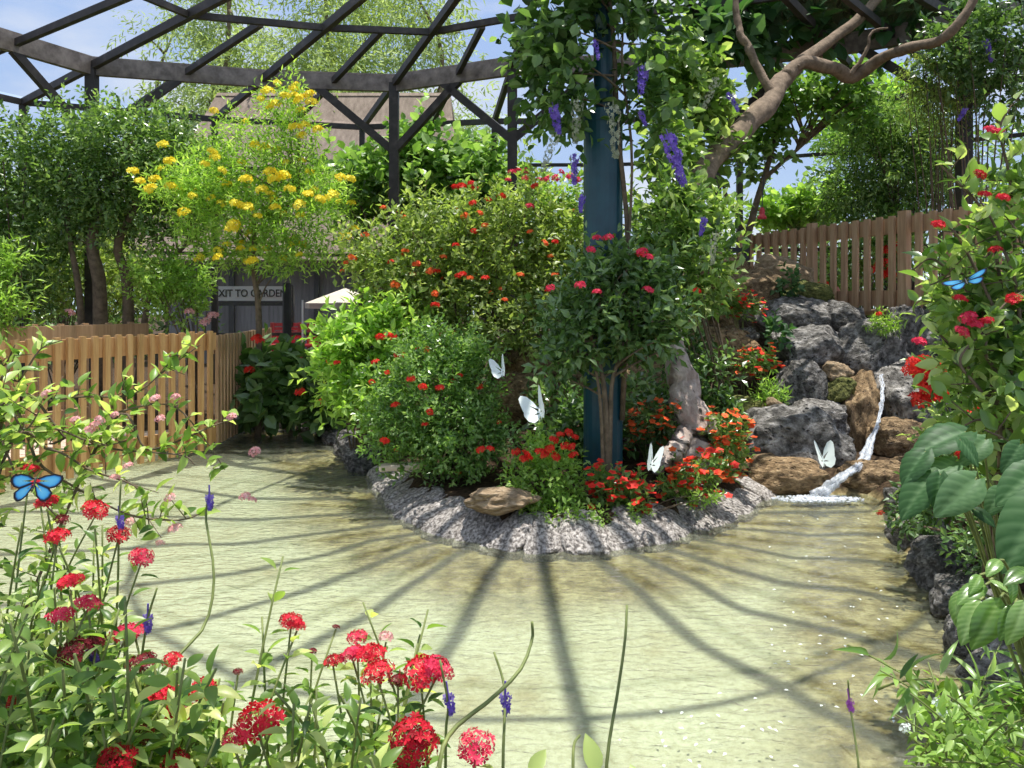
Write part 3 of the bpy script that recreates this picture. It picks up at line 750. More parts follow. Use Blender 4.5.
# ------------------------------------------------------------------ screen enclosure
PX, PY, HUBZ, RZ = .717, 6.3, 5.54, 4.925
hub = np.array([.69, 6.3, HUBZ])
AZ = [-180, -120, -90, -60, -53, -45, -38, -31, -22.7, -7.7, 8, 30, 58, 90, 130, 180]
RD = [8.0, 9.0, 9.4, 9.3, 9.6, 8.9, 8.3, 7.75, 7.4, 5.85, 5.8, 6.0, 6.7, 7.5, 8.0, 8.0]
RD = [v * .875 for v in RD]
def ringp(az, extra=0.0, f=1.0):
    r = np.interp((az + 180) % 360 - 180, AZ, RD); z = HUBZ + (RZ - HUBZ) * (f * r + extra) / r
    a = math.radians(az); rr_ = f * r + extra
    return np.array([hub[0] + math.sin(a) * rr_, hub[1] + math.cos(a) * rr_, z])
en = thing('screen_enclosure', 'dark bronze beam frame with see-through insect screen spanning the whole garden', 'enclosure', hub)
mains = [-7.7, -22.7, -37.7, -52.7, -68, -83, -99, -116, -133, -150, -167.5, -182.7, -202, -216, -230, -245, -260, -275, -290, -305, -320, -336, -352]
nm_ = len(mains)
mids = [(mains[k] + (mains[k + 1] if k + 1 < nm_ else mains[0] - 360)) / 2 for k in range(nm_)]
posts = [-7.7, -22.7, -52.7, -83, -116, -245, -275, -305, -336]
for az in mains:
    mb = MB(); bar(mb, hub, ringp(az, 2.3), .075, .11); mb.build('radial_beam', M['beam'], en)
for az in [m for m in mids if math.cos(math.radians(m)) > -.25]:
    mb = MB(); bar(mb, ringp(az, 0, .70), ringp(az, 2.3), .07, .09); mb.build('rafter', M['beam'], en)
for k, az in enumerate(mains):
    mb = MB(); bar(mb, ringp(az), ringp(mains[(k + 1) % nm_]), .09, .26); mb.build('ring_beam', M['beamworn'], en)
    mb = MB(); bar(mb, ringp(az, 0, .70), ringp(mains[(k + 1) % nm_], 0, .70), .06, .08); mb.build('inner_purlin', M['beam'], en)
    mb = MB(); bar(mb, ringp(az, 2.3), ringp(mains[(k + 1) % nm_], 2.3), .07, .09); mb.build('eave_beam', M['beam'], en)
for k, az in enumerate(mains):
    p, q = (hub + (ringp(a_) - hub) * (2.75 / np.linalg.norm(ringp(a_)[:2] - hub[:2])) for a_ in (az, mains[(k + 1) % nm_]))
    mb = MB(); bar(mb, p, q, .05, .07); mb.build('inner_purlin', M['beam'], en)
for az in [a for a in posts if math.cos(math.radians(a)) > -.3]:
    p = ringp(az)
    mb = MB(); bar(mb, p, (p[0], p[1], -.1), .14, .14, (0, 1, 0)); po_ = mb.build('post', M['beam'], en)
    for s in (-1, 1):
        kk = mains.index(az); q = ringp(mains[(kk + s) % nm_]); f = 1.15 / np.linalg.norm(q - p); q = p + (q - p) * f
        mb = MB(); bar(mb, (p[0], p[1], p[2] - 1.05), q - [0, 0, .1], .085, .11); mb.build('brace', M['beam'], po_)
for az in [a for a in mains if math.cos(math.radians(a)) > 0]:
    kk = mains.index(az); p = ringp(az, 2.3); mb = MB(); bar(mb, p, (p[0], p[1], 0), .09, .09, (0, 1, 0)); mb.build('wall_stud', M['beam'], en)
    q = ringp(mains[(kk + 1) % nm_], 2.3)
    for zz in (3.9, 2.4, 1.0):
        mb = MB(); bar(mb, (p[0], p[1], zz), (q[0], q[1], zz), .045, .055); mb.build('wall_rail', M['beam'], en)
mb = MB()
for k, az in enumerate(mains):
    a, b = ringp(az, 2.3) + [0, 0, .09], ringp(mains[(k + 1) % nm_], 2.3) + [0, 0, .09]
    mb.add([hub + [0, 0, .09], a, b], [[0, 1, 2]])
mb.build('roof_screen', M['screen'], en)
mb = MB()
for k, az in enumerate(mains):
    a, b = ringp(az, 2.3), ringp(mains[(k + 1) % nm_], 2.3)
    if math.cos(math.radians(az + 7)) > -.2:
        mb.add([(a[0], a[1], 0), (b[0], b[1], 0), b, a], [[0, 1, 2, 3]])
mb.build('wall_screen', M['screen'], en)

# central pillar
pl = thing('steel_pole', 'teal painted steel pillar rising from the island bed', 'pillar', (PX, PY, .1))
mb = MB(); k = PY / F
tube(mb, [(PX, PY, -.1), (PX, PY, 1), (PX, PY, 2.2), (PX, PY, HC + (HOR - 118) * k)], 19.5 * k, 28); mb.build('lower_shaft', M['teal'], pl, smooth=False)
mb = MB(); tube(mb, [(PX, PY, HC + (HOR - 122) * k), (PX, PY, 4.5), (PX, PY, HUBZ - .1)], 9.5 * k, 24); mb.build('upper_shaft', M['teal'], pl)
mb = MB(); tube(mb, [(PX, PY, HC + (HOR - 124) * k), (PX, PY, HC + (HOR - 112) * k)], [20.5 * k, 20.5 * k], 28); mb.build('collar', M['teal'], pl)
mb = MB(); tube(mb, [(PX, PY, HUBZ - .2), (PX, PY, HUBZ + .08)], [.2, .2], 24); mb.build('hub', M['beam'], pl)

fd = thing('bird_feeder', 'small red hanging feeder near the black rail under the broad-leaved tree', 'feeder', P(762, 214, 9.4))
mb = MB(); q = P(762, 214, 9.4); tube(mb, [q + [0, 0, -.06], q + [0, 0, -.04], q, q + [0, 0, .05], q + [0, 0, .08]], [.05, .055, .03, .035, .015], 12); mb.build('bottle', M['redpaint'], fd)
mb = MB(); tube(mb, [q + [0, 0, .08], P(764, 175, 9.6)], .006, 5); mb.build('hanger', M['black'], fd)
# ------------------------------------------------------------------ garden pavilion, sign, seats, parasol behind the tecoma
pv = thing('pavilion', 'grey boarded pavilion with a tall brown roof beyond the screen', 'building', (-4.5, 19, 0.1))
mb = MB(); box(mb, (-4.9, 19.0, 1.4), (6.4, .2, 2.6)); mb.build('front_wall', M['greywall'], pv)
mb = MB(); box(mb, (-8.0, 21, 1.4), (.2, 4, 2.6)); box(mb, (-1.75, 21, 1.4), (.2, 4, 2.6)); mb.build('side_wall', M['greywall'], pv)
mb = MB()
def slab(mb, q, t=.18):
    q = np.asarray(q, float); n = nrm(np.cross(q[1] - q[0], q[3] - q[0])) * t
    V = np.vstack([q, q - n]); mb.add(V, [[0, 1, 2, 3], [7, 6, 5, 4], [0, 4, 5, 1], [1, 5, 6, 2], [2, 6, 7, 3], [3, 7, 4, 0]])
slab(mb, [(-8.8, 18.0, 2.5), (-1.0, 18.0, 2.5), (-1.7, 22, 7.3), (-8.1, 22, 7.3)])
slab(mb, [(-1.0, 26.0, 2.5), (-8.8, 26.0, 2.5), (-8.1, 22, 7.3), (-1.7, 22, 7.3)])
mb.build('roof', M['thatch'], pv)
for x in (-6.6, -4.6, -3.2):
    mb = MB(); box(mb, (x, 18.86, 1.3), (.12, .12, 2.4)); mb.build('wall_post', M['black'], pv)
sg = thing('exit_sign', 'white board sign lettered EXIT TO GARDENS under the tecoma tree', 'sign', P(253, 293, 14.5))
mb = MB(); c = P(253, 293.5, 14.5); box(mb, c, (76 * 14.5 / F, .04, 14.5 * 14.5 / F)); bd_ = mb.build('board', M['signwhite'], sg)
mb = MB(); c2 = P(253, 303.5, 14.5); box(mb, c2, (80 * 14.5 / F, .06, 4.5 * 14.5 / F)); mb.build('lower_rail', M['black'], sg)
for x in (215, 292):
    mb = MB(); q = P(x, 285, 14.52); bar(mb, q, (q[0], q[1], .1), .07, .07, (0, 1, 0)); mb.build('post', M['black'], sg)
fc = bpy.data.curves.new('lettering', 'FONT'); fc.body = 'EXIT TO GARDENS'; fc.size = .185; fc.align_x = 'CENTER'; fc.align_y = 'CENTER'; fc.extrude = .004
fc.materials.append(M['signblack']); fc.offset = .003
tmp_ = bpy.data.objects.new('tmp', fc); COL.objects.link(tmp_); me_ = bpy.data.meshes.new_from_object(tmp_.evaluated_get(bpy.context.evaluated_depsgraph_get())); bpy.data.objects.remove(tmp_)
fo = bpy.data.objects.new('lettering', me_); COL.objects.link(fo); fo.parent = bd_; fo.location = (0, -.026, -.01); fo.rotation_euler = (PI / 2, 0, 0); fo.scale = (.88, 1.0, 1)
def red_seat(x0, x1, ytop, ybot, Y, label):
    a, b = P(x0, ytop, Y), P(x1, ybot, Y); wd = b[0] - a[0]; zs = P(0, ybot, Y)[2]; zt = a[2]; cx = (a[0] + b[0]) / 2
    root = thing('garden_bench', label, 'bench', (cx, Y, .1), 'red slatted benches by the exit sign')
    for k in range(5):
        z = zs + (zt - zs) * (k + .5) / 5; mb = MB(); box(mb, (cx, Y + .22 + .02 * k, z), (wd, .03, (zt - zs) / 5 * .78)); mb.build('back_slat', M['redpaint'], root)
    mb = MB()
    for k in range(4): box(mb, (cx, Y - .25 + k * .12, zs - .02), (wd, .1, .03))
    mb.build('seat', M['redpaint'], root)
    for sx in (-1, 1):
        mb = MB(); box(mb, (cx + sx * (wd / 2 - .03), Y + .22, (zt + .1) / 2), (.06, .06, zt - .1)); mb.build('leg', M['redpaint'], root)
        mb = MB(); box(mb, (cx + sx * (wd / 2 - .03), Y - .25, (zs + .1) / 2), (.06, .06, zs - .1)); mb.build('leg', M['redpaint'], root)
red_seat(267, 298, 323, 344, 14.2, 'red slatted bench under the exit sign, beside the dark post')
red_seat(304, 330, 324, 344, 14.2, 'red slatted bench under the cream parasol')
ps = thing('parasol', 'cream canvas parasol behind the red benches', 'umbrella', (P(345, 300, 15)[0], 15, .1))
mb = MB(); c = P(345, 288, 15); rim = [P(345, 303, 15) + np.array([.75 * math.cos(a), .75 * math.sin(a), 0]) for a in np.linspace(0, 2 * PI, 9)[:8]]
mb.add([c] + rim, [[0, 1 + k, 1 + (k + 1) % 8] for k in range(8)]); 
mb.add(rim + [q - np.array([0, 0, .1]) for q in rim], [[k, 8 + k, 8 + (k + 1) % 8, (k + 1) % 8] for k in range(8)]); mb.build('canopy', M['cream'], ps)
mb = MB(); q = P(345, 288, 15); tube(mb, [q, (q[0], q[1], .1)], .025, 8); mb.build('pole', M['signwhite'], ps)
for x, Y, w_, top, lab in ((287, 12.6, .14, 283, 'thick dark post standing between the exit sign and the red benches'), (302.5, 14.0, .03, 300, 'thin pale pole between the two red benches')):
    q = P(x, top, Y); mb = MB(); tube(mb, [(q[0], q[1], .0), (q[0], q[1], q[2])], w_ / 2, 10); 
    o = mb.build('garden_post', M['black'] if w_ > .1 else M['signwhite'], loc=(q[0], q[1], 0)); tag(o, lab, 'post')

# ------------------------------------------------------------------ trees beyond the screen
def far_tree(name, label, x, Y, ytop, spread, leaf, n, size, seed, tm='lance', droop=.5, blobs=None, shell=.15, base_y=None, L=None):
    X0 = (x - CX) * Y / F; zt = HC + (HOR - ytop) * Y / F; rg = RNG(seed)
    if blobs is None:
        blobs = []
        for k in range(9):
            f = .28 + .72 * k / 8; r = spread * (1.15 - .75 * abs(f - .45)) * (.55 + .3 * rg.random())
            blobs.append((np.array([X0 + rg.normal() * spread * .42 * (1.2 - f), Y + rg.normal() * spread * .35, zt * f - r * .3]), np.array([r, r, r * .9])))
    base = np.array([X0, Y, .1])
    q = [base, base + [rg.normal() * .2, 0, zt * .35], base + [rg.normal() * .4, 0, zt * .75], base + [rg.normal() * .3, 0, zt * .93]]
    return plant(name, label, 'tree', base, blobs, n, size, tm, leaf, seed, per=10, L=L or size * 4, nstem=14, stemr=.06, shell=shell, droop=droop, stems=[(q, .16, .03)], group='trees beyond the screen')
far_tree('feathery_tree', 'tall feathery yellow-green tree beyond the screen, behind the ring beam', 215, 27, -60, 3.2, 'feather', 19000, .27, 301)
far_tree('feathery_tree', 'wide feathery yellow-green tree beyond the screen, over the brown roof', 330, 29, -80, 4.0, 'feather', 28000, .27, 302)
far_tree('feathery_tree', 'feathery pale tree beyond the screen, over the post with two braces', 430, 27, -30, 3.2, 'feather', 17000, .27, 303)
far_tree('feathery_tree', 'thin feathery tree beyond the screen in the blue corner', 170, 31, 10, 2.4, 'feather', 4500, .26, 304)
for k, (x, Y, top, sp_, lf, lab) in enumerate(((-60, 19, 150, 2.8, 'hedge', 'dark bushy tree beyond the screen at the extreme fence end'), (60, 20, 190, 3.0, 'hedge', 'dark bushy tree beyond the screen behind the bare trunks'),
        (175, 21, 215, 3.0, 'hedge', 'low dark tree beyond the screen behind the exit sign'), (480, 22, 170, 2.6, 'olive', 'olive green tree beyond the screen behind the dark beam post'),
        (560, 23, 190, 2.8, 'olive', 'olive green tree beyond the screen behind the teal pillar'), (690, 22, 195, 2.6, 'olive', 'hazy olive tree beyond the screen behind the black rail'),
        (830, 21, 190, 2.8, 'hedge', 'dark tree beyond the screen behind the weathered fence'), (985, 20, 120, 3.0, 'hedge', 'dark tree beyond the screen behind the vine-wrapped post'),
        (1110, 18, 60, 3.0, 'hedge', 'dark tree beyond the screen at the far end of the weathered fence'))):
    far_tree('bushy_tree', lab, x, Y, top, sp_, lf, 4200, .20, 320 + k, 'far', .1, shell=.4)

# ------------------------------------------------------------------ shrubs at the back
def gb(x, Y):            # base on the ground under a pixel column
    X0 = (x - CX) * Y / F; return np.array([X0, Y, GH(X0, Y) if Y < 13.8 else .1])
plant('evergreen_shrub', 'dense dark green shrub at the fence end with glossy small leaves', 'shrub', gb(20, 10.5),
      [B(15, 165, 55, 50, 10.3), B(62, 150, 42, 45, 10.3), B(-40, 210, 60, 90, 10.3), B(30, 235, 45, 60, 10.4), B(20, 290, 40, 35, 10.4)], 13000, .085, 'far', 'hedge', 1, L=.28, nstem=12, stemr=.02, shell=.4)
plant('evergreen_shrub', 'big dark shrub with bare trunks showing behind the sunlit slatted fence', 'shrub', gb(112, 10.2),
      [B(118, 142, 52, 42, 10), B(165, 165, 48, 52, 10), B(85, 180, 50, 50, 10), B(135, 210, 65, 40, 10.2), B(195, 190, 40, 45, 10.2), B(60, 215, 40, 40, 10.2)], 16000, .080, 'far', 'hedge', 2, L=.28, nstem=45, stemr=.02, shell=.4,
      stems=[([gb(100, 10.2), P(100, 290, 10.1), P(92, 240, 10.1), P(110, 190, 10.1)], .10, .05), ([gb(128, 10.3), P(128, 290, 10.2), P(118, 245, 10.1), P(140, 200, 10.1)], .08, .04),
             ([gb(85, 10.2), P(80, 300, 10.1), P(70, 240, 10.1), P(60, 180, 10.1)], .05, .025), ([gb(135, 10.3), P(150, 290, 10.2), P(175, 255, 10.1), P(205, 230, 10.1)], .05, .02)])
plant('leafy_shrub', 'dim undergrowth shrub filling the gap between the bare trunks', 'shrub', gb(60, 11.8),
      [B(30, 285, 60, 35, 11.6), B(110, 280, 60, 40, 11.9), B(70, 240, 60, 40, 12)], 5000, .10, 'far', 'olive', 3, L=.3, nstem=20, shell=.3)
plant('pink_shrub', 'pale green shrub with pink flower tufts behind the fence corner', 'shrub', gb(200, 9.8),
      [B(180, 297, 32, 28, 9.6), B(160, 275, 30, 25, 9.7), B(192, 278, 20, 18, 9.7)], 3000, .07, 'far', 'light', 4, L=.2, flowers=[('palepink', [(190, 312, 9.4), (213, 316, 9.4), (70, 313, 9.4), (205, 322, 9.3)], 1.0)])
plant('compound_shrub', 'bright green shrub with feathered leaves at the extreme end of the fence', 'shrub', gb(-10, 8.6),
      [B(-8, 305, 26, 30, 8.3), B(0, 262, 18, 20, 8.4)], 1300, .11, 'lance', 'light', 5, per=12, L=.4, flat=1.2)
plant('tecoma_tree', 'yellow flowering tree with a thin pale trunk beside the exit sign', 'tree', gb(258, 9.3),
      [B(250, 175, 70, 55, 9.2), B(200, 195, 45, 40, 9.2), B(292, 215, 50, 55, 9.1), B(285, 108, 28, 26, 9.2), B(300, 140, 22, 26, 9.2), B(322, 195, 30, 32, 9.1), B(240, 225, 55, 45, 9.2), B(160, 188, 28, 14, 9.1), B(290, 262, 40, 18, 9.2), B(215, 250, 30, 18, 9.2)],
      15000, .085, 'lance', 'lime', 6, per=9, L=.3, nstem=26, stemr=.012, shell=.35,
      stems=[([gb(258, 9.3), P(259, 320, 9.3), P(254, 270, 9.3), P(254, 220, 9.2)], .042, .025), ([P(254, 245, 9.3), P(275, 225, 9.25), P(300, 185, 9.2)], .02, .012)],
      flowers=[('yellow', [(268, 92, 8.9), (285, 96, 8.9), (300, 100, 8.9), (275, 105, 8.9), (310, 95, 8.9), (312, 103, 8.9), (295, 128, 8.9), (305, 126, 8.9), (302, 136, 8.9), (318, 130, 8.9),
                           (133, 172, 8.7), (140, 182, 8.7), (152, 188, 8.7), (163, 145, 8.9), (148, 190, 8.7), (155, 180, 8.8), (184, 213, 8.6), (170, 162, 8.8), (205, 165, 8.6), (215, 158, 8.6), (212, 152, 8.6),
                           (235, 205, 8.5), (247, 208, 8.5), (231, 230, 8.5), (234, 225, 8.5), (218, 258, 8.5), (252, 262, 8.5), (340, 178, 8.6), (350, 180, 8.6), (275, 180, 8.5), (270, 172, 8.5), (283, 176, 8.5), (300, 205, 8.5), (320, 200, 8.5), (333, 196, 8.5),
                           (275, 208, 8.5), (308, 195, 8.5), (345, 237, 8.6), (290, 190, 8.5), (262, 190, 8.5), (246, 180, 8.5)], .75), ('yellow', 60, .6)])
plant('broadleaf_shrub', 'tall broad-leaved shrub growing around the beam post with two braces', 'shrub', gb(410, 12.9),
      [B(425, 180, 70, 42, 13.5), B(480, 185, 48, 40, 13.5), B(362, 185, 38, 40, 13.5), B(412, 142, 26, 24, 13.5), B(455, 215, 60, 30, 13.5), B(500, 205, 35, 30, 13.5)], 6500, .18, 'round', 'mid', 7, L=.4, nstem=30, stemr=.03,
      flowers=[('scarlethead', [(455, 187, 12), (462, 186, 12), (472, 184, 12), (474, 188, 12), (488, 200, 12), (500, 196, 12)], 1.6)])
plant('firebush', 'sprawling yellow-green shrub dotted with orange-red flowers behind the teal pillar', 'shrub', gb(470, 8.4),
      [B(425, 265, 72, 55, 8.0), B(500, 245, 55, 55, 8.0), B(555, 255, 42, 50, 7.9), B(480, 315, 75, 50, 7.8), B(405, 300, 48, 45, 7.8), B(560, 295, 34, 28, 8.2), B(445, 225, 40, 30, 8.0), B(365, 255, 30, 30, 8.0), B(530, 205, 35, 28, 8.0)],
      17000, .075, 'far', 'olive', 8, L=.24, nstem=50, stemr=.018, shell=.4,
      flowers=[('orangehead', [(416, 264, 7.4), (430, 271, 7.4), (443, 257, 7.4), (470, 278, 7.3), (435, 294, 7.3), (365, 235, 7.6), (405, 251, 7.5), (352, 258, 7.7), (480, 213, 7.6), (465, 216, 7.6), (530, 232, 7.4), (545, 243, 7.3), (520, 275, 7.3), (505, 300, 7.2), (555, 275, 7.4), (395, 285, 7.4)], .9),
               ('scarlethead', [(437, 271, 7.4), (456, 245, 7.4), (463, 274, 7.3), (458, 276, 7.3), (485, 278, 7.2), (474, 231, 7.5), (473, 203, 7.6), (435, 305, 7.2), (417, 264, 7.4), (548, 290, 7.3), (391, 262, 7.5), (555, 242, 7.3), (503, 196, 7.6), (535, 186, 7.6)], .85), ('orangehead', 26, .7),
               ('pinkhead', [(508, 180, 7.5), (525, 178, 7.5), (545, 180, 7.4), (555, 177, 7.4), (570, 178, 7.4), (575, 182, 7.4), (530, 206, 7.4), (518, 170, 7.5)], 1.0)])
plant('limegreen_shrub', 'bright lime-green leafy shrub at the inlet end of the island', 'shrub', gb(360, 8.0),
      [B(362, 340, 38, 30, 7.4), B(345, 375, 28, 38, 7.4), B(372, 398, 34, 30, 7.2), B(395, 330, 28, 30, 7.4)], 3300, .11, 'mid', 'lime', 9, L=.26, flowers=[('scarlethead', [(380, 337, 6.9), (388, 335, 6.9), (393, 337, 6.9), (420, 356, 6.7), (425, 350, 6.7)], 1.0)])
plant('pentas_bush', 'small-leaved rounded bush with red flowers overhanging the kerb', 'shrub', gb(450, 6.4),
      [B(425, 400, 62, 55, 6.4), B(462, 440, 52, 42, 6.2), B(402, 432, 40, 38, 6.3), B(466, 380, 34, 40, 6.5), B(440, 355, 40, 30, 6.6), B(478, 428, 28, 32, 6.3)], 15000, .048, 'far', 'mid', 10, L=.17, nstem=40, stemr=.01, shell=.45,
      flowers=[('scarlethead', [(423, 387, 5.8), (385, 441, 5.9), (395, 405, 5.9), (481, 450, 5.6), (490, 449, 5.6), (403, 355, 6.2), (375, 362, 6.5), (337, 363, 6.8), (430, 412, 5.7), (372, 382, 6.4), (440, 388, 5.7), (411, 379, 5.9)], .75), ('scarlethead', 14, .6)])
plant('canna_clump', 'dark broad-leaved clump in shade under the red benches', 'plant', gb(290, 10.0),
      [B(300, 385, 34, 26, 9.3), B(275, 398, 34, 25, 9.3), B(258, 365, 14, 18, 9.6), B(320, 400, 25, 25, 9.2)], 1500, .18, 'round', 'dark', 11, per=5, L=.3, flowers=[('scarlethead', [(256, 338, 9.0), (260, 341, 9.0), (330, 364, 8.7), (300, 392, 8.7), (322, 402, 8.7), (250, 370, 9.0)], 1.4)])
plant('bougainvillea', 'arching flowering branch with pink blooms against the pale sky by the pillar', 'shrub', gb(575, 9.2),
      [B(545, 190, 40, 14, 8.8), B(575, 215, 28, 30, 8.8)], 900, .09, 'mid', 'light', 12, L=.25, shell=.2, flowers=[('pinkhead', [(512, 172, 8.4), (526, 171, 8.4), (538, 180, 8.4), (548, 178, 8.4), (556, 180, 8.4), (570, 176, 8.4), (578, 180, 8.4), (561, 172, 8.4)], 1.1)])
plant('hibiscus_bush', 'glossy leafy bush hiding the middle of the gnarled trunk, next to the teal pillar', 'shrub', gb(742, 7.5),
      [B(690, 258, 46, 44, 6.90), B(665, 215, 34, 40, 6.90), B(706, 218, 24, 28, 7.05), B(652, 285, 36, 34, 6.85), B(700, 290, 28, 24, 6.95), B(676, 235, 26, 40, 7.9)], 3000, .11, 'mid', 'mix', 13, L=.3, nstem=7, flowers=[('scarlethead', [(640, 255, 5.8), (697, 291, 5.9)], .8)])
plant('evergreen_bush', 'dark glossy bush with slender bare stems in front of the teal pillar', 'shrub', gb(607, 5.75),
      [B(602, 310, 52, 42, 5.95), B(645, 315, 45, 42, 5.95), B(575, 345, 40, 35, 5.85), B(640, 275, 35, 28, 5.95), B(600, 268, 25, 20, 5.95), B(640, 342, 18, 26, 6.05)], 3900, .095, 'mid', 'dark', 14, L=.24, nstem=26, stemr=.012,
      stems=[([gb(606, 5.75), P(606, 420, 5.80), P(601, 370, 5.85), P(585, 320, 5.85)], .028, .012), ([gb(609, 5.75), P(610, 420, 5.80), P(615, 370, 5.85), P(640, 330, 5.85)], .024, .01), ([gb(604, 5.75), P(600, 400, 5.75), P(590, 350, 5.80), P(570, 320, 5.85)], .014, .007)],
      flowers=[('pinkhead', [(608, 238, 5.50), (591, 250, 5.50), (597, 238, 5.50), (642, 252, 5.40), (648, 257, 5.40), (597, 292, 5.30), (550, 288, 5.30), (648, 290, 5.30), (580, 285, 5.40)], 1.0)])
plant('shade_plant', 'dark low foliage around the foot of the teal pillar', 'plant', gb(640, 7.0),
      [B(630, 420, 55, 30, 6.8), B(580, 440, 40, 30, 6.7), B(660, 385, 22, 30, 7.2), B(560, 410, 30, 30, 7.1)], 2000, .10, 'mid', 'dark', 15, L=.22)
plant('shade_plant', 'dark ferny foliage between the gnarled trunk and the rockery', 'plant', gb(718, 7.3),
      [B(712, 385, 22, 32, 7.5), B(722, 420, 22, 25, 7.3), B(690, 345, 18, 25, 7.9)], 1200, .09, 'mid', 'dark', 16, L=.2)

# ------------------------------------------------------------------ flowers at the front of the island
plant('pentas_plant', 'green plant with dark red flower heads below the middle white butterfly', 'plant', gb(545, 5.9),
      [B(548, 485, 42, 38, 5.7), B(545, 512, 24, 16, 5.45), B(568, 520, 26, 12, 5.4), B(535, 460, 25, 20, 5.8)], 2600, .055, 'mid', 'light', 17, L=.14,
      flowers=[('scarlethead', [(524, 459, 5.5), (529, 458, 5.5), (526, 454, 5.5), (554, 440, 5.6), (560, 435, 5.6), (569, 432, 5.6), (574, 437, 5.6), (545, 455, 5.5), (556, 457, 5.5), (565, 446, 5.5), (572, 447, 5.5), (550, 449, 5.5), (540, 452, 5.5), (516, 452, 5.6), (573, 455, 5.5)], .8)])
def impatiens(label, base, blobs, seed, kinds, nfl, leaf='mid', n=700, sc=1.0):
    return plant('impatiens_plant', label, 'plant', base, blobs, n, .06, 'mid', leaf, seed, L=.1, per=6, nstem=10, stemr=.006, stemmat='stem', flowers=[(k, nf, sc) for k, nf in zip(kinds, nfl)], group='impatiens clumps')
impatiens('red impatiens clump above the middle of the kerb, beside the small-leaved greens', gb(615, 5.75), [B(617, 487, 24, 18, 5.6), B(632, 500, 16, 14, 5.55), B(600, 478, 14, 8, 5.65)], 18, ('imps',), (80,), sc=1.3)
impatiens('orange impatiens clump behind the lowest white butterfly, against the dark foliage', gb(650, 6.7), [B(652, 424, 26, 14, 6.5), B(668, 414, 12, 8, 6.5), B(635, 432, 12, 8, 6.5)], 19, ('impo',), (70,), 'dark', sc=1.3)
impatiens('red and orange impatiens clump at the foot of the gnarled trunk', gb(690, 5.95), [B(690, 485, 26, 22, 5.8), B(708, 468, 18, 14, 5.9), B(672, 478, 14, 14, 5.8)], 20, ('imps', 'impo'), (58, 42), sc=1.3)
impatiens('tall orange impatiens clump between the gnarled trunk and the huge boulder', gb(728, 6.5), [B(724, 435, 22, 18, 6.4), B(732, 458, 18, 20, 6.3), B(715, 425, 10, 10, 6.4)], 21, ('impo',), (98,), sc=1.3)
impatiens('scarlet impatiens tuft on the upper rockery, under the rusty boulder', gb(742, 8.4), [B(742, 308, 18, 10, 8.3)], 22, ('imps',), (40,), n=350, sc=1.4)
impatiens('orange-red impatiens tuft halfway up the rockery', gb(758, 7.9), [B(757, 362, 18, 12, 7.8)], 23, ('imps', 'impo'), (22, 26), n=350, sc=1.3)
plant('moss_fern', 'pale feathery fern tuft on the rockery beside the dark squarish boulder', 'plant', P(770, 408, 7.5), [B(770, 398, 14, 13, 7.5)], 500, .07, 'lance', 'light', 24, L=.14, nstem=6, stemr=.004)
plant('moss_fern', 'yellowish succulent tuft at the foot of the weathered fence', 'plant', P(882, 338, 8.4), [B(884, 325, 16, 10, 8.3)], 500, .06, 'lance', 'lime', 25, L=.12, nstem=6, stemr=.004, flowers=[('scarlethead', [(879, 314, 8.1)], .8)])
plant('ivy_plant', 'small dark ivy with round leaves on the broad grey boulder', 'plant', P(775, 345, 8.3), [B(776, 332, 12, 14, 8.2)], 80, .10, 'round', 'big', 26, per=4, L=.12, nstem=4, stemr=.004)
plant('ivy_plant', 'dark ivy trailing over the tan flat-topped boulder', 'plant', P(790, 300, 9.1), [B(788, 285, 10, 16, 9.0)], 120, .08, 'round', 'big', 27, per=4, L=.12, nstem=4, stemr=.004)
plant('fern_plant', 'low strappy greenery under the rusty boulder and the gnarled trunk', 'plant', P(715, 320, 8.5), [B(715, 305, 20, 14, 8.3)], 400, .09, 'mid', 'mid', 28, L=.15, nstem=6, stemr=.004)
plant('creeper_plant', 'light green creeper tufts along the kerb below the red impatiens', 'plant', gb(650, 5.6), [B(705, 500, 14, 6, 5.55), B(590, 520, 24, 10, 5.35), B(640, 512, 14, 5, 5.4)], 500, .04, 'mid', 'light', 29, L=.08, nstem=6, stemr=.004)
plant('orchid_bush', 'bush with hot red blooms seen through the slats of the weathered fence', 'shrub', np.array([5.2, 11.8, .1]), [B(868, 262, 30, 40, 11.6), B(835, 285, 30, 25, 11.6), B(900, 240, 25, 30, 11.4)], 1800, .12, 'mid', 'mid', 30, L=.3,
      flowers=[('scarlethead', [(887, 250, 11.2), (902, 251, 11.2), (888, 262, 11.2), (889, 270, 11.2), (905, 252, 11.2), (870, 270, 11.2), (880, 265, 11.2), (823, 285, 11.2), (895, 245, 11.2), (890, 275, 11.2)], 2.0), ('palepink', [(802, 278, 11.3), (835, 290, 11.2)], 1.0)])

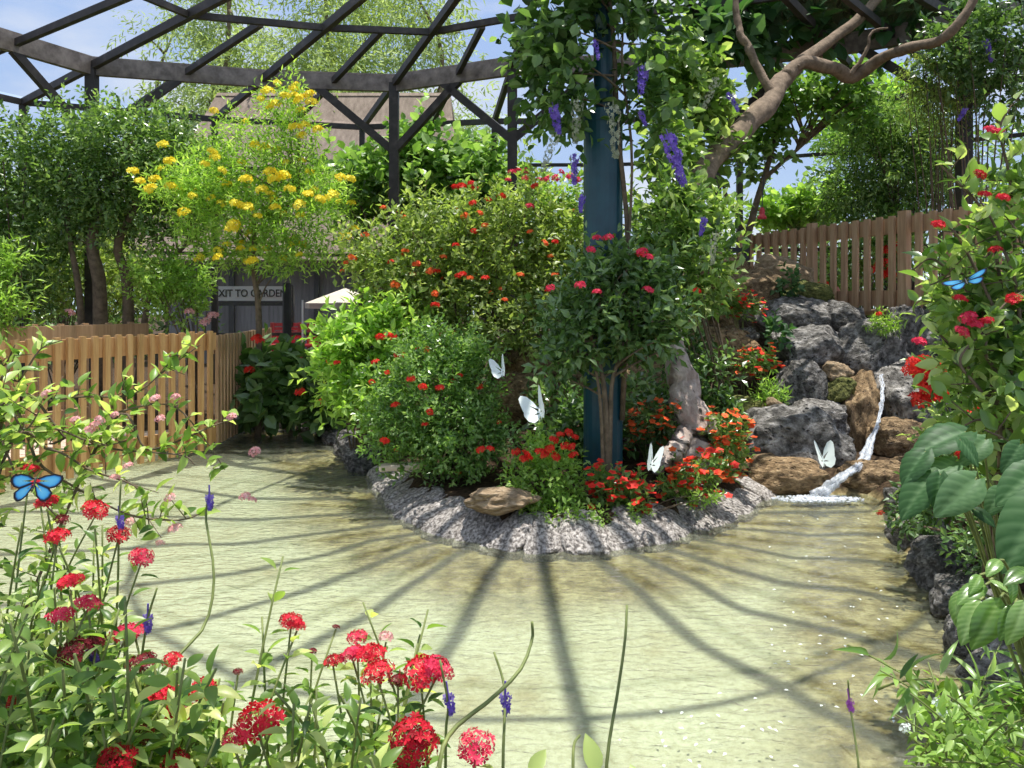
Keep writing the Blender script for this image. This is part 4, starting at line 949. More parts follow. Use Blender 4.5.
# ------------------------------------------------------------------ trees at the back on the right
plant('broadleaf_tree', 'bright broad-leaved tree behind the curving bough, over the weathered fence end', 'tree', gb(758, 11.4),
      [B(800, 95, 44, 28, 11.4), B(770, 125, 34, 22, 11.4), B(842, 88, 32, 26, 11.4), B(750, 150, 22, 30, 11.4), B(858, 120, 14, 20, 11.4)], 2300, .13, 'round', 'mid', 31, L=.4, nstem=20, stemr=.02,
      stems=[([gb(750, 11.3), P(746, 250, 11.3), P(756, 205, 11.3), P(765, 175, 11.3), P(775, 140, 11.4)], .06, .035), ([P(748, 235, 11.3), P(728, 200, 11.3), P(722, 178, 11.3)], .04, .02), ([P(765, 178, 11.3), P(785, 160, 11.4), P(806, 142, 11.4)], .035, .02)])
plant('bamboo_clump', 'dense dark fine-leaved clump rising behind the weathered fence', 'tree', gb(905, 12.2),
      [B(882, 160, 50, 62, 11.8), B(930, 170, 42, 55, 11.8), B(855, 195, 45, 22, 11.8), B(910, 130, 40, 35, 11.8)], 13000, .11, 'lance', 'hedge', 32, per=9, L=.4, nstem=40, stemr=.02, shell=.35, droop=.3)
plant('limegreen_tree', 'light green tree between the curving bough and the vine-wrapped post', 'tree', gb(865, 14.5),
      [B(868, 120, 36, 30, 14), B(895, 105, 30, 22, 14), B(840, 140, 25, 20, 14)], 4000, .14, 'mid', 'lime', 33, L=.4)
plant('low_shrub', 'light leafy shrub just behind the lower end of the weathered fence', 'shrub', gb(790, 13.5), [B(790, 213, 38, 14, 13), B(825, 205, 25, 14, 13)], 1400, .14, 'round', 'light', 34, L=.35)
plant('flowering_vine', 'dark vine covering the top of the dark post beyond the weathered fence', 'vine', np.array([5.2, 9.0, .1]),
      [B(968, 45, 44, 36, 8.9), B(998, 85, 30, 40, 8.8), B(1010, 30, 40, 40, 8.8), B(940, 60, 20, 24, 8.9)], 3000, .10, 'mid', 'dark', 35, L=.35, nstem=14, stemr=.015, droop=.3, flowers=[('raceme', [(966, 108, 8.5), (985, 40, 8.5)], .7)])
plant('weeping_vine', 'olive fine-leaved vine drooping beside the dark post', 'vine', np.array([5.0, 9.3, .1]), [B(930, 80, 24, 34, 9.2), B(945, 108, 20, 30, 9.2)], 3200, .06, 'lance', 'olive', 36, per=9, L=.3, droop=.6, nstem=12)

# ------------------------------------------------------------------ gnarled tree over the island and vine on the pillar
tr = thing('gnarled_tree', 'gnarled pale-barked tree beside the teal pillar with a long bough curving overhead', 'tree', gb(697, 6.5))
rg = RNG(77)
def limb(name, pts, r, sides=14, matn='bark', wob=.12, par=None):
    n = 46; q = smooth_path(pts, n); rad = np.interp(np.linspace(0, 1, n), np.linspace(0, 1, len(r)), r)
    rad = rad * (1 + .12 * np.array([mnoise.noise(Vector((k * .33, 3.1, len(pts)))) for k in range(n)]) * 1.6)
    q = q + np.array([[mnoise.noise(Vector((k * .22, j * 9.7, 1.3 * len(r)))) for j in range(3)] for k in range(n)]) * rad[:, None] * .5
    mb = MB(); tube(mb, q, rad, sides, wob=wob, rng=rg)
    for k in range(3, n - 3, 4):
        a = rg.random() * 6.28; c = q[k] + rad[k] * .85 * np.array([math.cos(a), -abs(math.sin(a)), 0]); s = rad[k] * (.22 + .25 * rg.random())
        tube(mb, [c + [0, s * .8, 0], c, c - [0, s * .55, 0]], [s, s * .9, s * .35], 7)
    return mb.build(name, M[matn], par or tr, smooth=True)
trunk_ = limb('trunk', [gb(700, 6.5) - [0, 0, .1], P(694, 425, 6.5), P(684, 385, 6.6), P(672, 340, 6.8), P(664, 290, 7.1), P(668, 240, 7.4), P(690, 195, 7.6)], [.20, .15, .12, .095, .08, .08, .09], 24, wob=.22)
limb('main_bough', [P(682, 205, 7.5), P(710, 165, 7.8), P(742, 128, 8.2), P(770, 98, 8.6), P(794, 68, 9.0), P(832, 40, 9.4), P(868, 12, 9.6), P(900, -30, 9.8)], [.10, .11, .115, .11, .085, .065, .06, .05], matn='barkdark', par=trunk_)
limb('curving_bough', [P(786, 78, 8.85), P(806, 64, 9.0), P(836, 70, 9.2), P(856, 75, 9.3), P(885, 56, 9.0), P(920, 46, 8.5), P(945, 36, 8.2), P(966, 12, 8.1), P(985, -30, 8.1)], [.07, .075, .08, .08, .06, .055, .05, .045, .035], matn='barkdark', par=trunk_)
limb('side_branch', [P(772, 95, 8.6), P(752, 55, 8.7), P(738, 25, 8.8), P(735, -20, 8.9)], [.05, .045, .04, .03], matn='barkdark', par=trunk_)
limb('side_branch', [P(850, 75, 9.25), P(866, 52, 9.2), P(872, 32, 9.2), P(888, 28, 9.2)], [.03, .02, .016, .01], matn='barkdark', par=trunk_)
limb('root', [P(690, 430, 6.5), P(672, 455, 6.3), P(655, 470, 6.2)], [.09, .07, .04], par=trunk_)
mb = MB()
foliage(mb, [B(735, 16, 40, 26, 10, .5), B(800, -4, 66, 20, 10.2, .6), B(880, -4, 66, 18, 10.2, .6), B(945, 2, 40, 20, 10, .4), B(705, 40, 28, 30, 9.6, .4), B(815, 26, 22, 9, 10.1, .3), B(762, 58, 14, 14, 9.8, .25), B(905, 24, 20, 9, 10, .3)], 330, 5, .42, .25, 'round', rg, .3, .35, .7)
mb.build('foliage', M['big'], tr)
mb = MB(); foliage(mb, [B(690, 100, 34, 34, 8.2, .4), B(716, 150, 22, 22, 8.0, .25), B(668, 150, 26, 36, 7.4, .3), B(676, 70, 30, 34, 8.0, .4), B(692, 210, 24, 18, 7.1, .2), B(715, 100, 22, 20, 8.4, .3)], 330, 6, .28, .125, 'round', rg, .3, .1, .8)
mb.build('lower_foliage', M['mix'], tr)
vine = plant('petrea_vine', 'climbing vine with hanging purple flower racemes smothering the top of the teal pillar', 'vine', np.array([.85, 6.1, .1]),
      [B(556, 75, 34, 55, 6.15, .45), B(545, 45, 26, 40, 6.15, .4), B(570, 122, 18, 14, 6.05, .25), B(650, 45, 34, 55, 6.2, .4), B(600, -25, 70, 30, 6.15, .5), B(652, 120, 26, 36, 6.2, .35), B(532, 25, 20, 22, 6.15, .3), B(572, 15, 22, 30, 6.3, .25)],
      2300, .105, 'round', 'vine', 40, per=6, L=.35, nstem=14, stemr=.012, droop=.25,
      stems=[([P(622, 420, 6.20), P(628, 250, 6.18), P(618, 130, 6.20), P(612, 20, 6.20), P(600, -40, 6.20)], .022, .014), ([P(625, 300, 6.15), P(632, 160, 6.15), P(622, 60, 6.15), P(628, -20, 6.15)], .012, .008)])
rg = RNG(5)
for kd, x, y, s in (('raceme', 553, 106, .9), ('raceme', 645, 66, .95), ('raceme', 668, 134, 1.25), ('raceme', 594, 42, .5), ('raceme', 576, 155, .7), ('raceme', 705, 218, .6), ('raceme', 583, 195, .6), ('raceme', 728, 94, .5), ('raceme', 640, 112, .5),
                    ('paleraceme', 613, 104, 1.1), ('paleraceme', 578, 100, .9), ('paleraceme', 556, 135, .8), ('paleraceme', 718, 78, .7), ('paleraceme', 716, 232, .7)):
    me = FM[kd][rg.integers(len(FM[kd]))]
    inst(me.name.split('.')[0], me, vine, P(x, y, 5.7), (rg.normal() * .2, rg.normal() * .25, rg.random() * 6), s)
# ------------------------------------------------------------------ near plants
def stemmed(mbs, mbl, base, tip, rng, leafsize, tm, r0=.004, r1=.002, gap=.05, start=.35, ctrl=None, bush=1.0, leaf_ang=.35, alt=False):
    c = ctrl if ctrl is not None else np.array([base[0] * .75 + tip[0] * .25, base[1] * .75 + tip[1] * .25, base[2] + (tip[2] - base[2]) * .6])
    q = bez(np.asarray(base, float), c, np.asarray(tip, float), 12)
    tube(mbs, q, np.linspace(r0, r1, 12), 6)
    seg = np.linalg.norm(np.diff(q, axis=0), axis=1); s = np.concatenate([[0], np.cumsum(seg)]); Ln = s[-1]
    t = np.arange(Ln * start, Ln * .985, gap); ang0 = rng.random() * 6
    for k, v in enumerate(t):
        i = min(np.searchsorted(s, v) - 1, len(seg) - 1); i = max(i, 0); f = (v - s[i]) / seg[i]; p = q[i] * (1 - f) + q[i + 1] * f; d = nrm(q[i + 1] - q[i])
        u = nrm(np.cross(d, [.3, .5, .1])); w = np.cross(d, u)
        for h in ((0,) if alt else (0, PI)):
            a = ang0 + k * (2.4 if alt else PI / 2 + .2) + h + rng.normal() * .25
            e = math.cos(a) * u + math.sin(a) * w
            fr = v / Ln; sz = leafsize * bush * (.65 + .5 * rng.random()) * (1.1 - .45 * max(0, (fr - .6) / .4))
            ax = nrm(e + d * (leaf_ang + .5 * rng.random()) - UP * .15); nn = nrm(UP + rng.normal(size=3) * .35 + d * .2)
            put_leaves(mbl, tm, (p + e * .008)[None], ax[None], nn[None], np.array([sz]), np.array([np.clip(.48 + rng.normal() * .30, 0, 1)]))
    return q
NB = []
def near_plant(name, label, cat, base, heads, seed, leaf='near', leafsize=.065, tm='near', extra=0, spread=.12, ex_h=(.5, .8), sc=.76, gap=.05, start=.4, stemmat='stem', group=None, ex_box=None, r0=.004):
    """heads: (kind, x, y, Y, scale)"""
    rng = RNG(seed); base = np.asarray(base, float); root = thing(name, label, cat, base, group); ms, ml = MB(), MB(); fl = []
    for (kind, x, y, Y, s) in heads:
        tip = P(x, y, Y); b = base + np.clip(np.array([rng.normal(), rng.normal() * .6, 0]), -1.3, 1.3) * spread
        q = stemmed(ms, ml, b, tip - [0, 0, .012 * s], rng, leafsize, tm, r0=r0, gap=gap, start=start)
        if kind: add_flowers(root, kind, tip, rng, s * sc, nrm(nrm(q[-1] - q[-2]) + np.array([0, -.25, .4])))
    for k in range(extra):
        x, y, Y = (rng.uniform(*ex_box[0]), rng.uniform(*ex_box[1]), rng.uniform(*ex_box[2])); tip = P(x, y, Y)
        b = base + np.array([rng.normal() * spread * 1.3, rng.normal() * spread, 0])
        stemmed(ms, ml, b, tip, rng, leafsize, tm, r0=r0, gap=gap * .8, start=start)
    ms.build('stem', M[stemmat], root, smooth=True); ml.build('foliage', M[leaf], root, smooth=True)
    return root
def nb(x, Y, z=.12): return np.array([(x - CX) * Y / F, Y, z])
gP = 'red flowering plants at the near bank'
near_plant('pentas_plant', 'red-flowered leggy plant carrying the blue butterfly, beside the sunlit fence', 'plant', nb(20, 1.75), [('red', 38, 484, 1.9, .75), ('red', 47, 503, 1.8, 1.0), ('red', 95, 511, 1.75, 1.0), ('red', 57, 537, 1.7, 1.0), ('red', 30, 470, 1.95, .8), ('crimson', 118, 535, 1.7, .9), ('hotpink', 141, 558, 1.65, .9), ('maroon', 62, 520, 1.8, .6)], 201, extra=18, ex_box=((-20, 110), (520, 650), (1.5, 1.9)), group=gP, leafsize=.056)
near_plant('pentas_plant', 'dense red-flowered plant filling the lower corner below the blue butterfly', 'plant', nb(40, 1.35), [('red', 70, 583, 1.45, 1.0), ('hotpink', 88, 604, 1.4, .75), ('hotpink', 61, 616, 1.4, .85), ('maroon', 75, 652, 1.35, .9), ('maroon', 96, 642, 1.4, .6), ('crimson', 115, 763, 1.15, .9), ('crimson', 5, 705, 1.3, .6)], 202, extra=60, ex_box=((-40, 130), (600, 770), (1.1, 1.5)), group=gP, leafsize=.060, gap=.034, start=.3)
near_plant('pentas_plant', 'red-flowered plant with pale pink-red heads beside the dense corner one', 'plant', nb(160, 1.35), [('hotpink', 125, 634, 1.45, .8), ('hotpink', 135, 632, 1.45, .7), ('red', 163, 690, 1.35, .9), ('red', 158, 697, 1.32, .8), ('red', 202, 691, 1.35, .8), ('crimson', 178, 712, 1.3, .75), ('crimson', 190, 714, 1.3, .6), ('maroon', 142, 664, 1.35, .8), ('red', 172, 660, 1.4, .6), ('crimson', 175, 762, 1.2, .7), ('maroon', 144, 735, 1.25, .7)], 203, extra=44, ex_box=((100, 225), (655, 770), (1.15, 1.45)), group=gP, leafsize=.060, gap=.034, start=.3)
near_plant('pentas_plant', 'tall spindly plant with one big crimson head at the low edge, by open water', 'plant', nb(265, 1.3), [('red', 258, 722, 1.22, 1.25), ('hotpink', 233, 739, 1.22, .7), ('red', 291, 622, 1.45, .75), ('red', 297, 626, 1.45, .7), (None, 283, 550, 1.5, 1), (None, 262, 610, 1.5, 1), ('maroon', 238, 672, 1.4, .35), ('maroon', 336, 627, 1.5, .3)], 204, extra=5, ex_box=((240, 310), (690, 780), (1.15, 1.35)), group=gP, leafsize=.06, gap=.055, start=.45)
near_plant('pentas_plant', 'leafy plant with clustered hot pink heads reaching over the open water', 'plant', nb(380, 1.3), [('hotpink', 357, 638, 1.5, .8), ('hotpink', 353, 655, 1.45, .8), ('red', 370, 655, 1.45, .9), ('crimson', 333, 661, 1.45, .7), ('red', 378, 673, 1.35, 1.1), ('red', 421, 674, 1.35, 1.15), ('hotpink', 437, 669, 1.35, 1.0), ('pinktuft', 386, 637, 1.5, .8), ('maroon', 398, 681, 1.35, .6), (None, 428, 603, 1.5, 1), (None, 363, 596, 1.55, 1), (None, 420, 628, 1.5, 1), ('maroon', 312, 652, 1.5, .4)], 205, extra=26, ex_box=((310, 430), (685, 780), (1.15, 1.4)), group=gP, leafsize=.058, gap=.036, start=.35)
near_plant('pentas_plant', 'plant with the largest, ball-shaped dark crimson head and a pinkish one beside it', 'plant', nb(430, 1.15), [('ball', 413, 742, 1.12, 1.0), ('hotpink', 475, 747, 1.12, .95), ('crimson', 405, 770, 1.12, .6)], 206, extra=5, ex_box=((360, 440), (740, 790), (1.05, 1.2)), group=gP, leafsize=.056)
# porterweed stems with purple collars
def porterweed(label, pts, ring, seed, kind='spike', leaves=3, r=.0028, lsz=.07):
    rng = RNG(seed); pts = [np.asarray(p, float) for p in pts]; pts = [pts[0], pts[0] * .65 + pts[1] * .35, pts[0] * .35 + pts[1] * .65, pts[0] * .12 + pts[1] * .88] + pts[1:]; root = thing('porterweed', label, 'plant', pts[0], 'porterweed stalks'); mb = MB()
    q = smooth_path(pts, 24); tube(mb, q, np.linspace(r * 1.2, r * .7, 24), 6); mb.build('stem', M['stem'], root, smooth=True)
    if ring is not None: inst('flower_spike', FM[kind][0], root, np.asarray(ring) + [0, 0, .012], (rng.normal() * .1, rng.normal() * .1, 0), .8)
    if leaves:
        ml = MB()
        for k in range(leaves):
            p = q[1 + k * 2]; a = rng.random() * 6; ax = nrm(np.array([math.cos(a), math.sin(a), .3]))
            put_leaves(ml, 'near', p[None], ax[None], nrm(UP + rng.normal(size=3) * .3)[None], np.array([lsz]), np.array([.6]))
        ml.build('foliage', M['near'], root, smooth=True)
    return root
porterweed('porterweed stalk with a violet collar above the dense corner plants', [nb(140, 1.4), P(138, 690, 1.4), P(147, 623, 1.4), P(157, 588, 1.4)], P(147, 624, 1.4), 1)
porterweed('porterweed stalk with a violet collar among the leggy red heads', [nb(100, 1.7), P(118, 580, 1.7), P(119, 522, 1.7), P(121, 480, 1.7)], P(119, 523, 1.7), 2)
porterweed('low porterweed stalk with a violet collar deep in the corner foliage', [nb(85, 1.4), P(90, 680, 1.4), P(90, 657, 1.4), P(92, 640, 1.4)], P(90, 658, 1.4), 3)
porterweed('long bowed porterweed stem hanging over the open water, topped by dark leaves', [nb(160, 1.35), P(170, 668, 1.5), P(205, 625, 1.6), P(214, 575, 1.65), P(206, 520, 1.7), P(208, 500, 1.7)], P(209, 502, 1.7), 4, r=.0035)
porterweed('porterweed stalk with a violet collar next to the paired hot pink heads', [nb(440, 1.25), P(446, 730, 1.3), P(448, 704, 1.3), P(440, 660, 1.3)], P(448, 704, 1.3), 5)
porterweed('thick arching porterweed stem rising past the pinkish head', [nb(425, 1.1), P(440, 760, 1.1), P(455, 728, 1.15), P(490, 700, 1.2), P(520, 670, 1.25), P(532, 640, 1.3), P(532, 622, 1.3)], None, 6, leaves=0, r=.0035)
porterweed('thin porterweed stem with a violet collar beside the arching thick one', [nb(520, 1.15), P(503, 765, 1.2), P(505, 704, 1.25), P(503, 680, 1.28), P(494, 652, 1.3)], P(505, 704, 1.25), 7, leaves=0)
porterweed('lone upright flowerless porterweed stalk over the open water', [nb(600, 1.1), P(607, 760, 1.15), P(618, 690, 1.2), P(625, 640, 1.22), P(627, 605, 1.25)], None, 8, leaves=0)
porterweed('short budding stem rising from the low edge towards the open water', [nb(575, 1.1), P(573, 775, 1.12), P(574, 745, 1.14), P(580, 735, 1.15)], None, 9, leaves=0)
porterweed('porterweed stalk with a magenta collar near the weeds of the shaded bank', [nb(862, 1.7), P(858, 760, 1.75), P(850, 704, 1.8), P(848, 680, 1.8)], P(849, 705, 1.8), 10, 'spikemag', leaves=0)
sd = thing('leafy_seedling', 'pair of fresh veined leaves poking up at the low edge over the water', 'plant', nb(600, 1.0)); ml = MB(); ms = MB()
for (x0, y0, x1, y1, s) in ((597, 775, 588, 738, .055), (528, 775, 545, 752, .04), (640, 790, 632, 766, .03)):
    a, b = P(x0, y0, 1.05), P(x1, y1, 1.07); put_leaves(ml, 'nearw', a[None], (b - a)[None], np.array([[.15, -.8, .5]]), np.array([np.linalg.norm(b - a) * 1.15]), np.array([.7]))
    tube(ms, bez(nb(600, 1.0), (nb(600, 1.0) + a) / 2, a, 6), .002, 5)
ms.build('stem', M['stem'], sd, smooth=True); ml.build('foliage', M['near'], sd, smooth=True)

# arching pink-tufted shrub in front of the sunlit fence
def arching(name, label, base, arcs, seed, leaf, leafsize, tm, tufts=(), gap=.05, r0=.008, group=None, cat='shrub', clump=None, sc=1.0, start=.25, reach=.0, fill=None):
    rng = RNG(seed); base = np.asarray(base, float); root = thing(name, label, cat, base, group); ms, ml = MB(), MB()
    for pts in arcs:
        w_ = [base + rng.normal(size=3) * [.04, .04, 0]] + [P(*p) for p in pts]; q = smooth_path(w_, 30); tube(ms, q, np.linspace(r0, r0 * .3, 30), 6)
        seg = np.linalg.norm(np.diff(q, axis=0), axis=1); s = np.concatenate([[0], np.cumsum(seg)])
        for v in np.arange(s[-1] * start, s[-1], gap):
            i = max(min(np.searchsorted(s, v) - 1, len(seg) - 1), 0); f = (v - s[i]) / seg[i]; p = q[i] * (1 - f) + q[i + 1] * f; d = nrm(q[i + 1] - q[i])
            nl = clump or 3
            tw = nrm(nrm(rng.normal(size=3)) + UP * .4 + d * .3) * reach * rng.random()
            if reach > .04: tube(ms, [p, p + tw * .6, p + tw], [r0 * .3, r0 * .25, r0 * .2], 4)
            for k in range(nl):
                e = nrm(rng.normal(size=3)); e = nrm(e - d * (e @ d) + d * .35 + UP * .35)
                pp = p + tw * (k + .6) / nl
                put_leaves(ml, tm, pp[None], e[None], nrm(UP + rng.normal(size=3) * .45)[None], np.array([leafsize * (.5 + .7 * rng.random())]), np.array([np.clip(.55 + rng.normal() * .25, 0, 1)]))
    if fill:
        blobs, n_, sz_ = fill
        foliage(ml, blobs, n_ // 6, 6, sz_ * 2.2, sz_, tm, rng, .2)
    ms.build('stem', M['twig'], root, smooth=True); ml.build('foliage', M[leaf], root, smooth=True)
    for (kd, x, y, Y, s) in tufts: add_flowers(root, kd, P(x, y, Y), rng, s * sc * (.65 if kd == 'pinktuft' else 1))
    return root
arching('arching_shrub', 'loose arching shrub with pale pink flower tufts in front of the sunlit fence', nb(-60, 2.2),
        [[(-20, 440, 2.2), (60, 400, 2.2), (130, 395, 2.2), (165, 370, 2.2), (200, 345, 2.2)], [(-10, 460, 2.1), (50, 445, 2.1), (110, 415, 2.15), (170, 405, 2.2), (205, 440, 2.2), (225, 470, 2.2)],
         [(0, 430, 2.0), (40, 465, 2.0), (80, 490, 2.0), (130, 515, 2.0), (180, 520, 2.0), (208, 510, 2.0)], [(-10, 420, 2.1), (20, 380, 2.1), (40, 350, 2.1), (62, 340, 2.1)],
         [(-10, 430, 2.0), (20, 420, 2.0), (60, 430, 2.0), (100, 445, 2.05), (130, 440, 2.1)], [(0, 470, 1.95), (50, 450, 2.0), (90, 470, 2.0), (140, 490, 2.0), (150, 530, 2.0)],
         [(-20, 400, 2.1), (5, 365, 2.1), (15, 345, 2.1)], [(-20, 450, 2.0), (20, 480, 1.9), (60, 520, 1.9)], [(0, 420, 2.1), (70, 440, 2.1), (120, 450, 2.1), (180, 455, 2.1), (195, 465, 2.1)],
         [(-10, 440, 1.9), (25, 430, 1.9), (40, 410, 1.9)], [(100, 440, 2.1), (150, 450, 2.1), (215, 425, 2.2), (232, 420, 2.2)]],
        210, 'near', .050, 'near', [('pinktuft', x, y, 1.98, s) for x, y, s in ((46, 394, .9), (95, 425, 1.1), (90, 430, .9), (155, 399, .9), (176, 397, .8), (128, 466, .9), (115, 478, .9), (170, 498, 1.0), (175, 529, 1.1), (232, 417, .9), (245, 497, 1.0), (252, 500, .9), (100, 420, .9), (75, 420, .9), (160, 543, .8), (115, 415, .8), (130, 522, .8), (160, 419, .8), (255, 452, .9))], gap=.034, r0=.0045, clump=4, start=.40, reach=.085)

# big bush on the right
RY = 3.1
arching('flowering_bush', 'tall yellow-green bush with red flowers and the second blue butterfly, beside the weathered fence', nb(1000, 3.3, .45),
        [[(1000, 400, 3.2), (985, 320, 3.1), (965, 275, 3.1), (930, 285, 3.05)], [(1010, 380, 3.2), (1000, 280, 3.1), (985, 215, 3.1), (955, 180, 3.1), (940, 165, 3.1)], [(1020, 350, 3.2), (1015, 250, 3.15), (1010, 180, 3.1), (1000, 130, 3.1), (1012, 105, 3.1)],
         [(1000, 420, 3.1), (970, 370, 3.0), (950, 345, 3.0), (935, 330, 3.0)], [(1000, 400, 3.0), (985, 350, 2.9), (1000, 310, 2.9), (1024, 290, 2.9)], [(1030, 380, 3.3), (1040, 280, 3.2), (1030, 210, 3.2)],
         [(1000, 420, 3.0), (980, 390, 2.9), (960, 360, 2.9), (985, 330, 2.9)], [(1010, 360, 3.0), (990, 300, 3.0), (960, 240, 3.0), (945, 225, 3.0)],
         [(1020, 430, 3.0), (1010, 400, 2.9), (990, 385, 2.9)], [(1020, 330, 3.0), (1000, 240, 3.0), (980, 200, 3.0)], [(1010, 350, 3.1), (975, 300, 3.1), (935, 260, 3.1), (912, 270, 3.1)], [(1030, 300, 3.0), (1020, 240, 3.0), (1005, 215, 3.0)],
         [(1010, 440, 3.0), (1020, 400, 3.0), (1030, 350, 3.0)], [(1000, 430, 2.9), (980, 420, 2.9), (965, 425, 2.9)], [(1020, 460, 2.9), (1005, 440, 2.8), (985, 430, 2.8)], [(1000, 350, 3.2), (955, 310, 3.2), (920, 300, 3.2)]],
        211, 'mix', .085, 'nearw', [('red', 985, 195, 2.9, 1.0), ('red', 1003, 198, 2.9, .9), ('red', 938, 225, 2.95, .9), ('red', 960, 299, 2.9, .8), ('hotpink', 968, 318, 2.85, 1.4), ('hotpink', 975, 325, 2.85, 1.1), ('hotpink', 962, 332, 2.85, 1.0), ('red', 986, 322, 2.85, 1.0), ('red', 1013, 299, 2.8, .9), ('crimson', 995, 250, 2.9, .8), ('hotpink', 990, 130, 3.0, .8), ('hotpink', 998, 132, 3.0, .8), ('crimson', 980, 175, 2.95, .9), ('hotpink', 919, 342, 2.9, .9)], gap=.075, r0=.010, clump=5, start=.3, reach=.16, sc=.75,
        fill=([B(990, 300, 40, 60, 3.2, .3), B(1005, 210, 30, 50, 3.2, .3), B(985, 345, 34, 36, 3.1, .3), B(1005, 400, 40, 36, 3.1, .3), B(985, 410, 30, 28, 3.0, .3), B(975, 365, 30, 30, 3.05, .25), B(965, 305, 26, 24, 3.1, .2), B(1090, 330, 60, 80, 3.4, .4), B(1080, 440, 60, 50, 3.3, .4)], 2300, .07))
plant('pentas_bush', 'low bush with large bright red flower clusters hanging beside the cascade', 'shrub', nb(960, 5.2, .5), [B(962, 395, 34, 44, 5.2), B(990, 430, 40, 40, 5.0), B(955, 440, 26, 26, 5.0), B(1070, 420, 60, 50, 5.0), B(1050, 470, 60, 30, 4.6)], 5000, .065, 'mid', 'mix', 212, L=.2,
      flowers=[('scarlethead', [(915, 364, 4.6), (924, 362, 4.6), (933, 366, 4.6), (920, 372, 4.6), (929, 375, 4.6), (938, 372, 4.6), (912, 371, 4.6), (935, 380, 4.6), (924, 382, 4.6), (918, 398, 4.6), (931, 395, 4.6), (938, 393, 4.6), (922, 402, 4.6), (927, 390, 4.6)], 1.25), ('scarlethead', [(935, 451, 4.4), (918, 464, 4.4), (960, 455, 4.3), (1000, 470, 4.2), (1005, 435, 4.3), (975, 410, 4.4)], .8)])
plant('shade_plant', 'small-leaved greenery spilling over the shaded bank below the heart-shaped leaves', 'plant', nb(980, 4.4, .3), [B(965, 500, 55, 28, 4.4), B(1000, 540, 45, 35, 4.0), B(915, 520, 20, 22, 4.9)], 2200, .055, 'mid', 'dark', 213, L=.15, flowers=[('scarlethead', [(880, 513, 5.0), (993, 468, 4.0)], .5)])
def leafset(name, label, base, leaves, seed, leaf, tm='big'):
    """leaves: (x0, y0, x1, y1, Y, tilt) from leaf base pixel to tip pixel, normal tilt"""
    rng = RNG(seed); root = thing(name, label, 'plant', base); ms = MB()
    for (x0, y0, x1, y1, Y, nx_, ny_, nz_) in leaves:
        a, b = P(x0, y0, Y), P(x1, y1, Y - .05); Ln = np.linalg.norm(b - a) * .76
        ml = MB(); put_leaves(ml, tm, a[None], (b - a)[None], np.array([[nx_, ny_, nz_]], float), np.array([Ln]), np.array([np.clip(.45 + rng.normal() * .2, 0, 1)])); ml.build('leaf', M[leaf], root, smooth=True)
        c = (np.asarray(base) + a) / 2 + [0, .1, .35]; tube(ms, bez(np.asarray(base, float), c, a, 10), np.linspace(.0055, .003, 10), 6)
    ms.build('stem', M['stem'], root, smooth=True)
leafset('heartleaf_plant', 'plant with huge dark heart-shaped leaves hanging over the shaded bank', nb(1010, 2.9, .35),
        [(965, 432, 895, 455, 2.6, -.3, -.5, .8), (925, 452, 893, 492, 2.55, -.7, -.6, .4), (960, 440, 990, 474, 2.5, .2, -.8, .6), (940, 475, 935, 520, 2.45, -.3, -.9, .4), (975, 480, 925, 525, 2.4, -.2, -.9, .5), (930, 478, 890, 528, 2.5, -.8, -.7, .3), (955, 462, 915, 482, 2.55, -.2, -.5, .8),
         (1000, 490, 985, 525, 2.45, 0, -.9, .4), (975, 510, 1005, 530, 2.4, .3, -.9, .5), (1040, 470, 985, 510, 2.1, -.2, -.7, .7), (1050, 500, 985, 590, 1.95, -.5, -.7, .5), (1020, 445, 1000, 480, 2.5, .2, -.7, .6), (985, 440, 955, 470, 2.6, -.1, -.7, .6), (1030, 520, 1010, 560, 2.2, .1, -.9, .4)], 220, 'big')
leafset('droopleaf_plant', 'bright green plant with drooping veined leaves at the near end of the shaded bank', nb(1075, 1.9, .3),
        [(980, 600, 955, 655, 1.8, -.6, -.8, .3), (1000, 598, 968, 665, 1.78, -.3, -.9, .3), (1015, 605, 1000, 650, 1.75, -.2, -.9, .4), (985, 585, 950, 600, 1.85, -.5, -.5, .7), (990, 580, 1015, 590, 1.8, .2, -.6, .8), (980, 575, 970, 595, 1.85, -.2, -.8, .6), (1010, 575, 1020, 610, 1.75, .3, -.9, .4), (1025, 600, 1010, 660, 1.7, 0, -.9, .4), (1030, 570, 1000, 580, 1.75, -.2, -.5, .8), (960, 590, 952, 640, 1.85, -.9, -.5, .3), (1000, 560, 985, 575, 1.85, -.1, -.5, .8)], 221, 'mid', 'veined')
near_plant('weed_clump', 'pale green weeds with tiny white blooms on the near end of the shaded bank', 'plant', nb(985, 2.1, .3), [('whitetuft', 938, 702, 2.1, 1.2), ('whitetuft', 905, 728, 2.1, 1.1), ('whitetuft', 942, 712, 2.1, .9), (None, 880, 666, 2.2, 1), (None, 928, 658, 2.3, 1)], 230, 'light', .05, 'near', extra=26, ex_box=((890, 1030), (690, 780), (1.8, 2.3)), spread=.12, gap=.045, start=.35)
near_plant('grass_clump', 'strappy green grass tuft among the weeds of the shaded bank', 'plant', nb(1010, 2.5, .35), [], 231, 'mid', .14, 'strap', extra=14, ex_box=((960, 1040), (640, 740), (2.2, 2.6)), spread=.15, gap=.08, start=.2)

